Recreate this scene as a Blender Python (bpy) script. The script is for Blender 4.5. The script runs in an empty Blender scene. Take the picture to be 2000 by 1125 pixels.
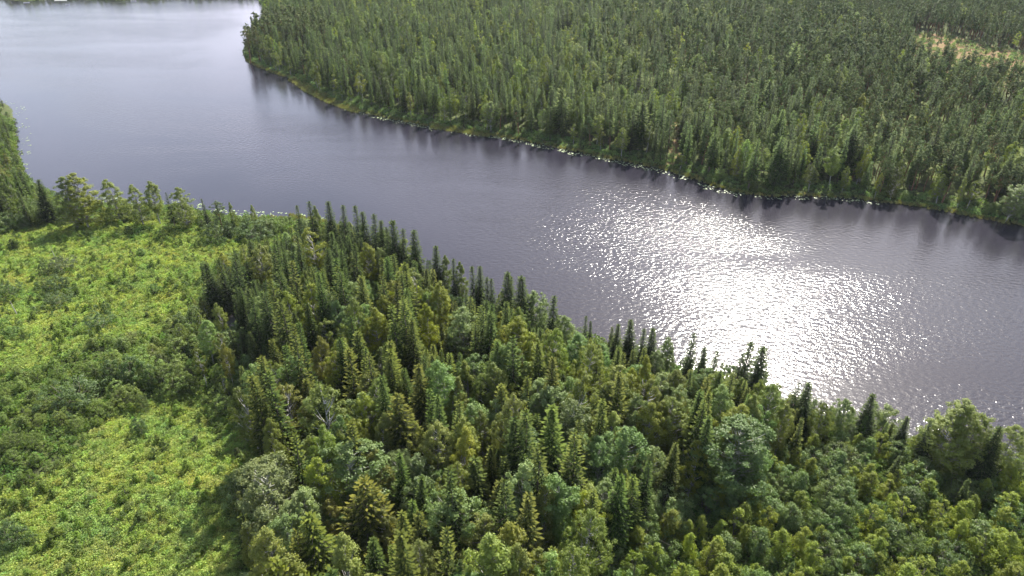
import bpy, math, random
import numpy as np

# ------------------------------------------------------------------ camera, sky, sun, exposure
sc = bpy.context.scene
H_CAM = 85.0
PITCH = math.radians(30.0)
FPX = 1350.0                       # focal length in photo pixels (2000 wide)
cam_d = bpy.data.cameras.new('camera')
cam = bpy.data.objects.new('camera', cam_d)
sc.collection.objects.link(cam)
cam.location = (0, 0, H_CAM)
cam.rotation_euler = (math.pi / 2 - PITCH, 0, 0)
cam_d.sensor_width = 36.0
cam_d.lens = 36.0 * FPX / 2000.0
cam_d.clip_start = 0.5
cam_d.clip_end = 9000
sc.camera = cam

SUN_EL = math.radians(46.0)
SUN_AZ = math.radians(25.0)        # to the right of the view direction (+Y)
w = bpy.data.worlds.new('World')
sc.world = w
w.use_nodes = True
nt = w.node_tree
nt.nodes.clear()
wo = nt.nodes.new('ShaderNodeOutputWorld')
bg = nt.nodes.new('ShaderNodeBackground')
sky = nt.nodes.new('ShaderNodeTexSky')
sky.sky_type = 'NISHITA'
sky.sun_disc = False
sky.sun_elevation = SUN_EL
sky.sun_rotation = SUN_AZ
sky.air_density = 1.0
sky.dust_density = 2.0
tc = nt.nodes.new('ShaderNodeTexCoord')
mp = nt.nodes.new('ShaderNodeMapping')
mp.inputs['Scale'].default_value = (1.0, 1.0, 2.6)
nz = nt.nodes.new('ShaderNodeTexNoise')
nz.inputs['Scale'].default_value = 2.3
nz.inputs['Detail'].default_value = 7
nz.inputs['Roughness'].default_value = 0.6
cr = nt.nodes.new('ShaderNodeValToRGB')
cr.color_ramp.elements[0].position = 0.38
cr.color_ramp.elements[1].position = 0.62
mixw = nt.nodes.new('ShaderNodeMix')
mixw.data_type = 'RGBA'
CLOUD = (8.5, 8.35, 10.1, 1)       # cloud radiance before the 0.1 strength
mixw.inputs['B'].default_value = CLOUD
nt.links.new(tc.outputs['Generated'], mp.inputs['Vector'])
nt.links.new(mp.outputs['Vector'], nz.inputs['Vector'])
nt.links.new(nz.outputs['Fac'], cr.inputs['Fac'])
sepw = nt.nodes.new('ShaderNodeSeparateXYZ')
low = nt.nodes.new('ShaderNodeMapRange')            # clouds bank up low over the horizon, the zenith is open blue
low.inputs['From Min'].default_value = .18; low.inputs['From Max'].default_value = .68
low.inputs['To Min'].default_value = 1.0; low.inputs['To Max'].default_value = .02
mulw = nt.nodes.new('ShaderNodeMath'); mulw.operation = 'MULTIPLY'
nt.links.new(tc.outputs['Generated'], sepw.inputs[0]); nt.links.new(sepw.outputs['Z'], low.inputs['Value'])
nt.links.new(cr.outputs['Color'], mulw.inputs[0]); nt.links.new(low.outputs[0], mulw.inputs[1])
nt.links.new(mulw.outputs[0], mixw.inputs['Factor'])
nt.links.new(sky.outputs['Color'], mixw.inputs['A'])
nt.links.new(mixw.outputs['Result'], bg.inputs['Color'])
bg.inputs['Strength'].default_value = 0.1
nt.links.new(bg.outputs['Background'], wo.inputs['Surface'])

sd = bpy.data.lights.new('sun', 'SUN')
sd.energy = 5.0
sd.angle = math.radians(0.53)
sd.color = (1.0, 0.95, 0.86)
sun = bpy.data.objects.new('sun', sd)
sc.collection.objects.link(sun)
sun.location = (200, 400, 400)
sun.rotation_euler = (math.pi / 2 - SUN_EL, 0, math.pi - SUN_AZ)   # lamp -Z points from sun to scene

sc.view_settings.view_transform = 'Standard'
sc.view_settings.look = 'None'
sc.view_settings.exposure = 1.55
sc.view_settings.gamma = 1.0
sc.cycles.max_bounces = 6
sc.cycles.diffuse_bounces = 2
sc.cycles.sample_clamp_indirect = 4.0
sc.cycles.use_denoising = True
sc.cycles.glossy_bounces = 3
sc.cycles.transmission_bounces = 3
sc.cycles.volume_bounces = 0
sc.cycles.caustics_reflective = False
sc.cycles.caustics_refractive = False

R = np.random.RandomState(11)
random.seed(5)

# ------------------------------------------------------------------ photo pixel <-> world
CP, SP = math.cos(PITCH), math.sin(PITCH)

def proj(x, y, z):
    """world -> photo pixel (2000x1125) and depth"""
    dz = z - H_CAM
    depth = y * CP - dz * SP
    up = y * SP + dz * CP
    depth = np.maximum(depth, 1e-3)
    return 1000 + FPX * x / depth, 562.5 - FPX * up / depth, depth

def ray(px, py):
    u = (px - 1000) / FPX
    v = (562.5 - py) / FPX
    return np.array([u, CP + v * SP, -SP + v * CP])

def on_plane(px, py, z=0.0):
    d = ray(px, py)
    t = (z - H_CAM) / d[2]
    return d[0] * t, d[1] * t

# ------------------------------------------------------------------ the lake outline
near_px = [(-300, 150), (-60, 188), (22, 205), (31, 250), (38, 310), (55, 350), (110, 383), (160, 396), (250, 402), (340, 405),
           (385, 412), (450, 424), (520, 427), (560, 429), (620, 437), (700, 478), (800, 545), (900, 600), (1000, 640),
           (1080, 655), (1165, 661), (1230, 690), (1300, 715), (1450, 765), (1600, 812), (1700, 838), (1850, 885),
           (2000, 905), (2300, 960), (2900, 1090)]
far_px = [(3300, 640), (2600, 530), (2300, 486), (2150, 464), (2000, 441), (1930, 428), (1850, 412), (1780, 401), (1700, 391), (1640, 384),
          (1560, 380), (1500, 382), (1440, 375), (1400, 365), (1350, 346), (1300, 331), (1200, 311), (1100, 290),
          (1020, 273), (950, 262), (890, 253), (830, 244), (760, 230), (700, 216), (650, 198), (610, 178), (585, 160), (560, 150),
          (530, 140), (500, 127), (480, 117), (474, 104), (480, 88), (505, 70), (524, 52), (520, 32), (512, 14), (506, 2), (498, -8),
          (470, -4), (430, -6), (380, -3), (330, -7), (296, 1), (270, -5), (240, 2), (200, 1), (170, -3), (110, 1), (92, -2), (60, 4), (20, 4), (-4, -6),
          (-40, -16), (-120, -28), (-400, -30), (-900, 10), (-1100, 90)]
POLY = np.array([on_plane(*p) for p in near_px + far_px])

def inside(px, py, poly):
    px = np.asarray(px, float); py = np.asarray(py, float)
    res = np.zeros(px.shape, bool)
    n = len(poly)
    for i in range(n):
        x1, y1 = poly[i]; x2, y2 = poly[(i + 1) % n]
        c = ((y1 > py) != (y2 > py)) & (px < (x2 - x1) * (py - y1) / (y2 - y1 + 1e-12) + x1)
        res ^= c
    return res

def sdist(x, y):
    """distance to the shore: positive on land, negative in the lake"""
    x = np.asarray(x, float); y = np.asarray(y, float)
    d = np.full(x.shape, 1e9)
    n = len(POLY)
    for i in range(n):
        ax, ay = POLY[i]; bx, by = POLY[(i + 1) % n]
        ex, ey = bx - ax, by - ay
        t = np.clip(((x - ax) * ex + (y - ay) * ey) / (ex * ex + ey * ey), 0, 1)
        d = np.minimum(d, (x - ax - t * ex) ** 2 + (y - ay - t * ey) ** 2)
    return np.sqrt(d) * np.where(inside(x, y, POLY), -1, 1)

_sn = [(R.uniform(-1, 1, 2), R.uniform(0, 6.28)) for _ in range(12)]

def wob(x, y, s, k=0):
    """smooth pseudo noise in about -1..1 with feature size s metres"""
    r = 0
    for j in range(4):
        (a, b), ph = _sn[(k * 3 + j) % 12]
        m = (1.0 + 0.7 * j) * 3.6 / s
        r = r + np.sin((x * a + y * b) * m / math.hypot(a, b) + ph + 1.3 * np.sin((x * b - y * a) * m * 0.45 + k))
    return r / 3.0

_near_line = None

def height(x, y):
    x = np.asarray(x, float); y = np.asarray(y, float)
    d = sdist(x, y)
    d = d + 1.2 * wob(x, y, 9, 1) * np.clip(1 - np.abs(d) / 30, 0, 1)
    up = np.clip(d, 0, None)
    far = np.clip((y - 150) / 60, 0, 1)
    h = 0.45 * (1 - np.exp(-up / 2.0)) + up * 0.03 + 0.9 * np.clip(up / 25, 0, 1) * (1 + wob(x, y, 55, 2))
    h = np.minimum(h, 5.0 + 0.004 * np.minimum(up, 1200))
    h = h + 0.25 * np.clip(up / 6, 0, 1) * wob(x, y, 11, 3)
    h = np.where(d < 0, np.clip(d * 0.35, -3.0, 0), h)
    return h

def base_for_top(px, py, h):
    """ground point whose plant of height h has its top at that photo pixel"""
    z = 1.0 + h
    for _ in range(6):
        x, y = on_plane(px, py, z)
        z = float(height(np.array([x]), np.array([y]))[0]) + h
    return x, y, z - h

# ------------------------------------------------------------------ node helpers
def new_mat(name):
    m = bpy.data.materials.new(name)
    m.use_nodes = True
    m.node_tree.nodes.clear()
    return m, m.node_tree

def N(nt, typ, **kw):
    n = nt.nodes.new(typ)
    for k, v in kw.items():
        setattr(n, k, v)
    return n

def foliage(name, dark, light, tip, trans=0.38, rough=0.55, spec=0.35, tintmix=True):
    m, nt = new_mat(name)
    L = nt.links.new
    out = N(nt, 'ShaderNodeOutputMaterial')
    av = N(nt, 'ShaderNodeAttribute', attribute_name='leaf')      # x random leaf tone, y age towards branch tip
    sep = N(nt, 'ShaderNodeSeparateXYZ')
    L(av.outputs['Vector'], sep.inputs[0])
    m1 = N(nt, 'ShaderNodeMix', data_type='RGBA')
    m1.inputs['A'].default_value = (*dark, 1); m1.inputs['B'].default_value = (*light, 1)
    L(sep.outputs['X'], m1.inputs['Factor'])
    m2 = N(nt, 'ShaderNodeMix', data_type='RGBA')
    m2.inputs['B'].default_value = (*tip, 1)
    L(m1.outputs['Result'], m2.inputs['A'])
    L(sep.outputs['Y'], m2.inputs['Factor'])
    ti = N(nt, 'ShaderNodeAttribute', attribute_name='tint', attribute_type='INSTANCER')
    mu = N(nt, 'ShaderNodeMix', data_type='RGBA', blend_type='MULTIPLY')
    mu.inputs['Factor'].default_value = 1
    L(m2.outputs['Result'], mu.inputs['A'])
    L(ti.outputs['Color'], mu.inputs['B'])
    pb = N(nt, 'ShaderNodeBsdfPrincipled')
    pb.inputs['Roughness'].default_value = rough
    pb.inputs['Specular IOR Level'].default_value = spec
    L(mu.outputs['Result'], pb.inputs['Base Color'])
    tr = N(nt, 'ShaderNodeBsdfTranslucent')
    hs = N(nt, 'ShaderNodeMix', data_type='RGBA', blend_type='MULTIPLY')
    hs.inputs['Factor'].default_value = 1
    hs.inputs['B'].default_value = (1.2, 1.2, 0.68, 1)
    L(mu.outputs['Result'], hs.inputs['A'])
    L(hs.outputs['Result'], tr.inputs['Color'])
    ms = N(nt, 'ShaderNodeMixShader')
    ms.inputs[0].default_value = trans
    L(pb.outputs[0], ms.inputs[1]); L(tr.outputs[0], ms.inputs[2])
    L(ms.outputs[0], out.inputs['Surface'])
    return m

def bark(name, c1, c2, scale=6.0, zs=0.4):
    m, nt = new_mat(name)
    L = nt.links.new
    out = N(nt, 'ShaderNodeOutputMaterial')
    tcn = N(nt, 'ShaderNodeTexCoord')
    mpn = N(nt, 'ShaderNodeMapping'); mpn.inputs['Scale'].default_value = (1, 1, zs)
    no = N(nt, 'ShaderNodeTexNoise'); no.inputs['Scale'].default_value = scale; no.inputs['Detail'].default_value = 4
    rp = N(nt, 'ShaderNodeValToRGB')
    rp.color_ramp.elements[0].position = .4; rp.color_ramp.elements[0].color = (*c1, 1)
    rp.color_ramp.elements[1].position = .6; rp.color_ramp.elements[1].color = (*c2, 1)
    pb = N(nt, 'ShaderNodeBsdfPrincipled'); pb.inputs['Roughness'].default_value = .85
    pb.inputs['Specular IOR Level'].default_value = .2
    L(tcn.outputs['Object'], mpn.inputs[0]); L(mpn.outputs[0], no.inputs['Vector'])
    L(no.outputs['Fac'], rp.inputs[0]); L(rp.outputs[0], pb.inputs['Base Color'])
    L(pb.outputs[0], out.inputs['Surface'])
    return m

M = {
    'spruce': foliage('spruce_needles', (.015, .029, .008), (.037, .060, .014), (.084, .108, .021), .25, .75, .08),
    'pine': foliage('pine_needles', (.045, .072, .026), (.082, .115, .040), (.13, .16, .056), .22, .75, .1),
    'birch': foliage('birch_leaves', (.078, .115, .025), (.155, .200, .048), (.21, .24, .065), .5, .55, .22),
    'aspen': foliage('aspen_leaves', (.066, .112, .034), (.152, .208, .070), (.20, .25, .092), .46, .5, .25),
    'willow': foliage('willow_leaves', (.070, .112, .034), (.155, .205, .070), (.21, .25, .10), .45, .5, .25),
    'herb': foliage('meadow_leaves', (.100, .165, .052), (.193, .265, .088), (.238, .300, .105), .45, .6, .15),
    'reed': foliage('reed_blades', (.10, .13, .03), (.17, .19, .05), (.22, .21, .08), .35, .6, .3),
    'b_spruce': bark('spruce_bark', (.060, .045, .036), (.125, .10, .085)),
    'b_pine': bark('pine_bark', (.12, .06, .035), (.22, .12, .07), 4),
    'b_birch': bark('birch_bark', (.07, .065, .06), (.42, .41, .38), 7, 1.4),
    'b_aspen': bark('aspen_bark', (.16, .17, .13), (.34, .34, .28), 5, .5),
    'b_willow': bark('willow_bark', (.07, .065, .05), (.14, .13, .10)),
    'b_dead': bark('weathered_wood', (.20, .18, .165), (.40, .37, .34), 5),
}

# ------------------------------------------------------------------ mesh helpers
class MB:
    def __init__(self):
        self.v = []; self.f = []; self.n = 0; self.m = []; self.a = []

    def quads(self, P, mat=0, attr=None):
        """P: (K,4,3)"""
        K = len(P)
        if K == 0: return
        self.v.append(P.reshape(-1, 3))
        self.f.append(np.arange(self.n, self.n + 4 * K).reshape(K, 4))
        self.n += 4 * K
        self.m.append(np.full(K, mat))
        self.a.append(np.repeat(attr if attr is not None else np.zeros((K, 3)), 4, axis=0))

    def tube(self, pts, rad, sides=6, mat=0):
        pts = np.asarray(pts, float); rad = np.asarray(rad, float)
        n = len(pts)
        tan = np.gradient(pts, axis=0)
        tan /= np.linalg.norm(tan, axis=1)[:, None] + 1e-9
        ref = np.array([1.0, 0.13, 0.0]) if abs(tan[0][2]) > .7 else np.array([0, 0, 1.0])
        a = np.cross(tan, ref); a /= np.linalg.norm(a, axis=1)[:, None] + 1e-9
        b = np.cross(tan, a)
        th = np.linspace(0, 2 * math.pi, sides, endpoint=False)
        V = pts[:, None] + rad[:, None, None] * (np.cos(th)[None, :, None] * a[:, None] + np.sin(th)[None, :, None] * b[:, None])
        self.v.append(V.reshape(-1, 3))
        i = np.arange(n - 1)[:, None]; j = np.arange(sides)[None]
        j2 = (j + 1) % sides
        F = np.stack([i * sides + j, i * sides + j2, (i + 1) * sides + j2, (i + 1) * sides + j], -1).reshape(-1, 4) + self.n
        self.f.append(F); self.n += n * sides
        self.m.append(np.full(len(F), mat)); self.a.append(np.zeros((n * sides, 3)))

    def mesh(self, name, mats, smooth=False):
        V = np.concatenate(self.v); F = np.concatenate(self.f); mi = np.concatenate(self.m)
        me = bpy.data.meshes.new(name)
        me.vertices.add(len(V)); me.vertices.foreach_set('co', V.astype(np.float32).ravel())
        me.loops.add(F.size); me.loops.foreach_set('vertex_index', F.astype(np.int32).ravel())
        me.polygons.add(len(F)); me.polygons.foreach_set('loop_start', (np.arange(len(F)) * 4).astype(np.int32))
        for mm in mats: me.materials.append(mm)
        me.polygons.foreach_set('material_index', mi.astype(np.int32))
        if smooth: me.polygons.foreach_set('use_smooth', np.ones(len(F), bool))
        at = me.attributes.new('leaf', 'FLOAT_VECTOR', 'POINT')
        at.data.foreach_set('vector', np.concatenate(self.a).astype(np.float32).ravel())
        me.update(calc_edges=True)
        return me

def unit(v):
    return v / (np.linalg.norm(v, axis=-1, keepdims=True) + 1e-9)

def blades(C, D, length, width, nrm=None, rng=R):
    """rhombus leaves from base C along D"""
    K = len(C)
    D = unit(D)
    if nrm is None: nrm = rng.normal(size=(K, 3))
    S = unit(np.cross(D, nrm))
    l = np.broadcast_to(np.asarray(length, float), (K,))[:, None]
    wd = np.broadcast_to(np.asarray(width, float), (K,))[:, None]
    mid = C + D * l * .45
    return np.stack([C, mid + S * wd * .5, C + D * l, mid - S * wd * .5], 1)

# ------------------------------------------------------------------ species
def spruce_mesh(h, rad, seed, dz=.33, nb=9, step=.2, leafs=1.0, bare=.10, gap=.0, lop=.0, slim=1.12):
    rng = np.random.RandomState(seed)
    C = []; D = []; Lh = []; Wd = []; A = []; NR = []
    tr = MB()
    z0 = bare * h
    nz_ = 10
    tz = np.linspace(0, h * .985, nz_)
    tr.tube(np.stack([0.08 * np.sin(tz * .5 + seed), 0.08 * np.cos(tz * .4), tz], 1), np.interp(tz, [0, h], [.0105 * h, .02]), 7)
    z = z0
    ph = rng.uniform(0, 6.28)
    lopaz = rng.uniform(0, 6.28)
    while z < h - .25:
        t = (z - z0) / (h - z0)
        prof = rad * ((1 - t) ** slim) * (1 - .55 * math.exp(-t * 9)) + .12
        k = max(4, int(round(nb * (.55 + .45 * (1 - t)))))
        for b in range(k):
            if rng.rand() < gap: continue
            az = ph + b * 6.283 / k + rng.uniform(-.3, .3)
            L = prof * rng.uniform(.72, 1.14) * (1 + lop * math.cos(az - lopaz))
            if rng.rand() < .08: L *= 1.18
            ca, sa = math.cos(az), math.sin(az)
            rise = .55 * t - .42 + rng.uniform(-.08, .08)           # drooping below, ascending near the top
            curl = .30 * (1 - t)
            n = max(2, int(L / step))
            s = (np.arange(n) + rng.uniform(.3, .9)) / n
            s = .14 + .86 * np.clip(s, 0, 1)
            rr = s * L
            P = np.stack([ca * rr, sa * rr, z + rise * rr + curl * L * s ** 2.5], 1)
            if L > .9 and leafs > .5:
                e = np.array([[0, 0, z], [ca * L * .5, sa * L * .5, z + rise * L * .5 + curl * L * .5 ** 2.5],
                              [ca * L * .9, sa * L * .9, z + rise * L * .9 + curl * L * .8]])
                tr.tube(e, [.035, .022, .008], 3)
            for side in (-1, 1):
                ang = az + side * rng.uniform(.5, 1.15, n)
                ll = (.24 + .30 * (1 - s)) * min(1.0, .45 + L * .42) * rng.uniform(.7, 1.25, n)
                D.append(np.stack([np.cos(ang), np.sin(ang), rng.uniform(-.75, -.05, n)], 1))
                C.append(P); Lh.append(ll); Wd.append(ll * .42)
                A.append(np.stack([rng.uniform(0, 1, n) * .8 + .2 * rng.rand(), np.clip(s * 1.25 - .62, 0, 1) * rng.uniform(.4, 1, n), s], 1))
                NR.append(np.stack([rng.normal(0, .4, n), rng.normal(0, .4, n), np.ones(n)], 1))
            # pendulous twigs under the branch, and the branch tip
            n2 = max(1, n - 1)
            C.append(P[:n2]); D.append(np.stack([ca * .35 + rng.normal(0, .25, n2), sa * .35 + rng.normal(0, .25, n2), -np.ones(n2)], 1))
            ll = rng.uniform(.25, .5, n2) * min(1, .5 + .3 * L); Lh.append(ll); Wd.append(ll * .55)
            A.append(np.stack([rng.uniform(0, .6, n2), np.zeros(n2), s[:n2]], 1)); NR.append(rng.normal(size=(n2, 3)))
            C.append(P[-1:]); D.append(np.array([[ca, sa, .25 + rise * .5]])); Lh.append(np.array([.42])); Wd.append(np.array([.2]))
            A.append(np.array([[.6, 1.0 * rng.uniform(.5, 1), 1]])); NR.append(np.array([[0, 0, 1.]]))
        ph += 2.4
        z += dz * rng.uniform(.75, 1.25) * (1 - .35 * t)
    # leader
    k = 7
    C.append(np.repeat(np.array([[0, 0, h - .55]]), k, 0) + np.array([0, 0, 1]) * np.linspace(0, .4, k)[:, None])
    aa = rng.uniform(0, 6.28, k)
    D.append(np.stack([np.cos(aa) * .5, np.sin(aa) * .5, np.ones(k)], 1)); Lh.append(np.full(k, .38)); Wd.append(np.full(k, .14))
    A.append(np.stack([rng.rand(k), np.full(k, .7), np.ones(k)], 1)); NR.append(rng.normal(size=(k, 3)))
    # a few dead twigs on the bare lower stem
    for _ in range(int(14 if leafs > .5 else 0)):
        zz = rng.uniform(.03 * h, z0 + .15 * h); az = rng.uniform(0, 6.28); L = rng.uniform(.5, rad * .75)
        tr.tube(np.array([[0, 0, zz], [math.cos(az) * L, math.sin(az) * L, zz - .3 * L]]), [.03, .008], 3)
    cr_ = MB()
    C = np.concatenate(C); D = np.concatenate(D); Lh = np.concatenate(Lh); Wd = np.concatenate(Wd); A = np.concatenate(A); NR = np.concatenate(NR)
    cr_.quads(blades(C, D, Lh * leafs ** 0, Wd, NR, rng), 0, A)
    return cr_, tr

def spruce_far(h, rad, seed):
    """coarser spruce for stands seen from 250 m and more"""
    rng = np.random.RandomState(seed)
    C = []; D = []; Lh = []; Wd = []; A = []; NR = []
    z = h * rng.uniform(.1, .2); z0 = z
    while z < h - .3:
        t = (z - z0) / (h - z0)
        prof = rad * (1 - t) ** .8 * (1 - .4 * math.exp(-t * 8)) + .15
        k = 7 if t < .6 else 5
        az = rng.uniform(0, 6.28) + np.arange(k) * 6.283 / k + rng.uniform(-.35, .35, k)
        L = prof * rng.uniform(.7, 1.15, k)
        ca, sa = np.cos(az), np.sin(az)
        for q in (0.2, .6):
            C.append(np.stack([ca * L * q, sa * L * q, z - .2 * L * q + rng.uniform(-.15, .15, k)], 1))
            D.append(np.stack([ca + rng.normal(0, .3, k), sa + rng.normal(0, .3, k), rng.uniform(-.6, -.1, k) + .5 * t], 1))
            ll = np.maximum(.45, L * .6); Lh.append(ll); Wd.append(ll * .55 + .08)
            A.append(np.stack([rng.rand(k), np.full(k, q > .5) * rng.uniform(.2, .8, k), np.zeros(k)], 1))
            NR.append(np.stack([ca * .35 + rng.normal(0, .25, k), sa * .35 + rng.normal(0, .25, k), np.ones(k)], 1))
        z += .42 * rng.uniform(.8, 1.2)
    C.append(np.array([[0, 0, h - .6]] * 3)); D.append(np.array([[.1, 0, 1], [-.1, .1, 1], [0, -.1, 1.]])); Lh.append(np.full(3, .6)); Wd.append(np.full(3, .22))
    A.append(np.full((3, 3), .5)); NR.append(rng.normal(size=(3, 3)))
    mb = MB()
    mb.quads(blades(np.concatenate(C), np.concatenate(D), np.concatenate(Lh), np.concatenate(Wd), np.concatenate(NR), rng), 0, np.concatenate(A))
    mb.tube(np.array([[0, 0, 0], [0, 0, h * .9]]), [.14, .03], 5, 1)
    return mb

def leafy(h, rad, seed, z0=.25, a=.45, b=.75, clumps=85, per=42, leaf=.21, crad=.55, stems=1, lobes=.18, upright=.2,
          trunk_r=.011, droop=0.0, shell=.55, coarse=False, lean=.03):
    rng = np.random.RandomState(seed)
    tr = MB()
    zc0 = z0 * h
    def prof(t):
        t0 = a / (a + b); mx = t0 ** a * (1 - t0) ** b
        return rad * (np.clip(t, 0, 1) ** a) * (np.clip(1 - t, 0, 1) ** b) / mx
    ph = rng.uniform(0, 6.28, 6)
    C = []; RD = []
    need = clumps
    while need > 0:
        t = rng.uniform(0.02, .985)
        if rng.rand() > prof(t) / rad * .85 + .15: continue
        az = rng.uniform(0, 6.28)
        lob = 1 + lobes * (math.sin(2 * az + ph[0] + 4 * t) + .7 * math.sin(3 * az + ph[1] - 6 * t) + .6 * math.sin(9 * t + ph[2] + az))
        q = shell + (1 - shell) * rng.rand() ** .6 if rng.rand() < .82 else rng.uniform(.15, .8)
        r = prof(t) * lob * q
        r = max(0.0, r - crad * .35)
        C.append([math.cos(az) * r, math.sin(az) * r, zc0 + t * (h - zc0 - crad * .3)])
        RD.append(crad * rng.uniform(.6, 1.25) * (1 - .35 * t))
        need -= 1
    C = np.array(C); RD = np.array(RD)
    # a top clump so that the tree reaches its height
    C[0] = [rng.uniform(-.1, .1), rng.uniform(-.1, .1), h - crad * .55]; RD[0] = crad * .6
    lv = np.array([math.cos(ph[3]) * lean * h, math.sin(ph[3]) * lean * h, 0])
    C = C + lv * (C[:, 2:3] / h) ** 1.5
    # stems and limbs
    for s in range(stems):
        a0 = ph[4] + s * 6.283 / max(1, stems)
        off = 0 if stems == 1 else .12 * rad
        sp = 0 if stems == 1 else .45 * rad
        ts = np.linspace(0, 1, 8)
        P = np.stack([np.cos(a0) * (off + sp * ts), np.sin(a0) * (off + sp * ts), ts * h * (.93 if stems == 1 else rng.uniform(.7, .9))], 1)
        P[:, 0] += .12 * np.sin(ts * 5 + ph[0]) ; P[:, 1] += .12 * np.cos(ts * 4 + ph[1])
        P = P + lv * (P[:, 2:3] / h) ** 1.5
        tr.tube(P, np.interp(ts, [0, 1], [max(.035, trunk_r * h), .015]), 6)
        ids = range(s, len(C), stems * (3 if coarse else 2))
        for i in ids:
            c = C[i]
            zz = max(c[2] - np.hypot(c[0], c[1]) * .9 - .3, P[0, 2] + .15 * h)
            bx = np.array([np.interp(zz, P[:, 2], P[:, 0]), np.interp(zz, P[:, 2], P[:, 1]), zz])
            mid = (bx + c) / 2 + np.array([0, 0, -.12 * np.linalg.norm(c - bx)])
            rb = min(.06, .006 * h)
            tr.tube(np.array([bx, mid, c]), [rb, rb * .6, .008], 3)
    K = len(C) * per
    ci = np.repeat(np.arange(len(C)), per)
    dv = unit(rng.normal(size=(K, 3)))
    rr = rng.rand(K) ** .45
    P = C[ci] + dv * (RD[ci] * rr)[:, None] * np.array([1, 1, .85])
    if droop > 0:
        P[:, 2] -= droop * rng.rand(K) ** 2 * 1.0
    rad_ = P * np.array([1, 1, 0]); rad_[:, 2] = (P[:, 2] - (zc0 + .45 * (h - zc0))) * .5
    Nn = unit(dv * .9 + unit(rad_) * .5 + rng.normal(0, .42, (K, 3)) + np.array([0, 0, .35]))
    Dr = unit(np.cross(Nn, rng.normal(size=(K, 3))) + np.array([0, 0, .35 * upright - .8 * droop]))
    ls = leaf * rng.uniform(.65, 1.3, K)
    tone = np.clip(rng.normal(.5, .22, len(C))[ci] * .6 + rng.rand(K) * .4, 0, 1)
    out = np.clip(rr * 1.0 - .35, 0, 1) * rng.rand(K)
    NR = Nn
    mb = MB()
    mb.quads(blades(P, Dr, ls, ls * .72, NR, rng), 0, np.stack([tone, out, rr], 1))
    return mb, tr

def pine_mesh(h, rad, seed, clumps=60, per=26, leaf=.3, z0=.45, coarse=False):
    return leafy(h, rad, seed, z0=z0, a=.38, b=.5, clumps=clumps, per=per, leaf=leaf, crad=.62, lobes=.3, upright=.5, shell=.45, trunk_r=.0125, coarse=coarse)

# prototype parts: kind -> list of (crown mesh, trunk mesh, nominal height, look words)
PROTO = {}
def reg(kind, parts, h, look, leafm, barkm):
    c, t = parts
    i = len(PROTO.setdefault(kind, []))
    PROTO[kind].append((c.mesh(kind + '_crown_mesh', [M[leafm]]), t.mesh(kind + '_trunk_mesh', [M[barkm]], True), h, look))

reg('spruce', spruce_mesh(16, 2.1, 1), 16, 'full skirted', 'spruce', 'b_spruce')
reg('spruce', spruce_mesh(16, 1.6, 2, nb=7, gap=.06), 16, 'narrow', 'spruce', 'b_spruce')
reg('spruce', spruce_mesh(16, 1.75, 3, dz=.42, nb=7, gap=.14, bare=.2, lop=.15), 16, 'thin ragged', 'spruce', 'b_spruce')
reg('spruce', spruce_mesh(16, 2.5, 4, dz=.36, nb=10, lop=.1, slim=.95), 16, 'broad', 'spruce', 'b_spruce')
reg('spruce', spruce_mesh(16, 1.9, 5, dz=.4, nb=8, gap=.1, bare=.24, lop=.2), 16, 'bare-stemmed', 'spruce', 'b_spruce')
reg('spruce', spruce_mesh(9, 1.7, 6, dz=.34, nb=8), 9, 'short bushy', 'spruce', 'b_spruce')
reg('spruce', spruce_mesh(15, 3.4, 7, dz=.44, nb=10, gap=.1, lop=.06, slim=.95, bare=.06), 15, 'wide tiered', 'spruce', 'b_spruce')
for s_, (rr_, z_, lk) in enumerate([(2.0, .3, 'slender'), (2.5, .28, 'rounded'), (1.7, .22, 'narrow pointed'), (2.3, .35, 'open crowned')]):
    reg('birch', leafy(14, rr_, 20 + s_, z0=z_, a=.5, b=.72, clumps=150 if s_ != 3 else 105, per=84, leaf=.16, crad=.5, droop=.35, lobes=.2), 14, lk, 'birch', 'b_birch')
reg('birch', leafy(13, 2.3, 31, z0=.07, a=.33, b=.6, clumps=170, per=84, leaf=.16, crad=.5, droop=.3, lobes=.22), 13, 'low skirted', 'birch', 'b_birch')
for s_, (rr_, z_, lk) in enumerate([(2.5, .25, 'round headed'), (2.0, .3, 'upright'), (3.1, .2, 'broad domed')]):
    reg('aspen', leafy(13, rr_, 40 + s_, z0=z_, a=.42, b=.5, clumps=150 + 60 * (s_ == 2), per=84, leaf=.18, crad=.58, upright=.7, lobes=.22), 13, lk, 'aspen', 'b_aspen')
for s_, (rr_, lk) in enumerate([(1.9, 'domed'), (2.6, 'spreading'), (1.4, 'upright')]):
    reg('willow', leafy(4.2, rr_, 60 + s_, z0=.04, a=.22, b=.42, clumps=85, per=64, leaf=.15, crad=.5, stems=4, upright=.5, lobes=.22, shell=.6), 4.2, lk, 'willow', 'b_willow')
for s_, (rr_, lk) in enumerate([(1.15, 'slim'), (1.5, 'bushy'), (.95, 'pointed')]):
    reg('sapling', leafy(5.5, rr_, 80 + s_, z0=.08, a=.38, b=.62, clumps=66, per=58, leaf=.145, crad=.42, lobes=.2, droop=.1, upright=.4), 5.5, lk, 'birch', 'b_willow')
for s_, (rr_, lk) in enumerate([(2.0, 'flat topped'), (1.6, 'tall')]):
    reg('pine', pine_mesh(16, rr_, 90 + s_, clumps=70, per=34, leaf=.26), 16, lk, 'pine', 'b_pine')

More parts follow.
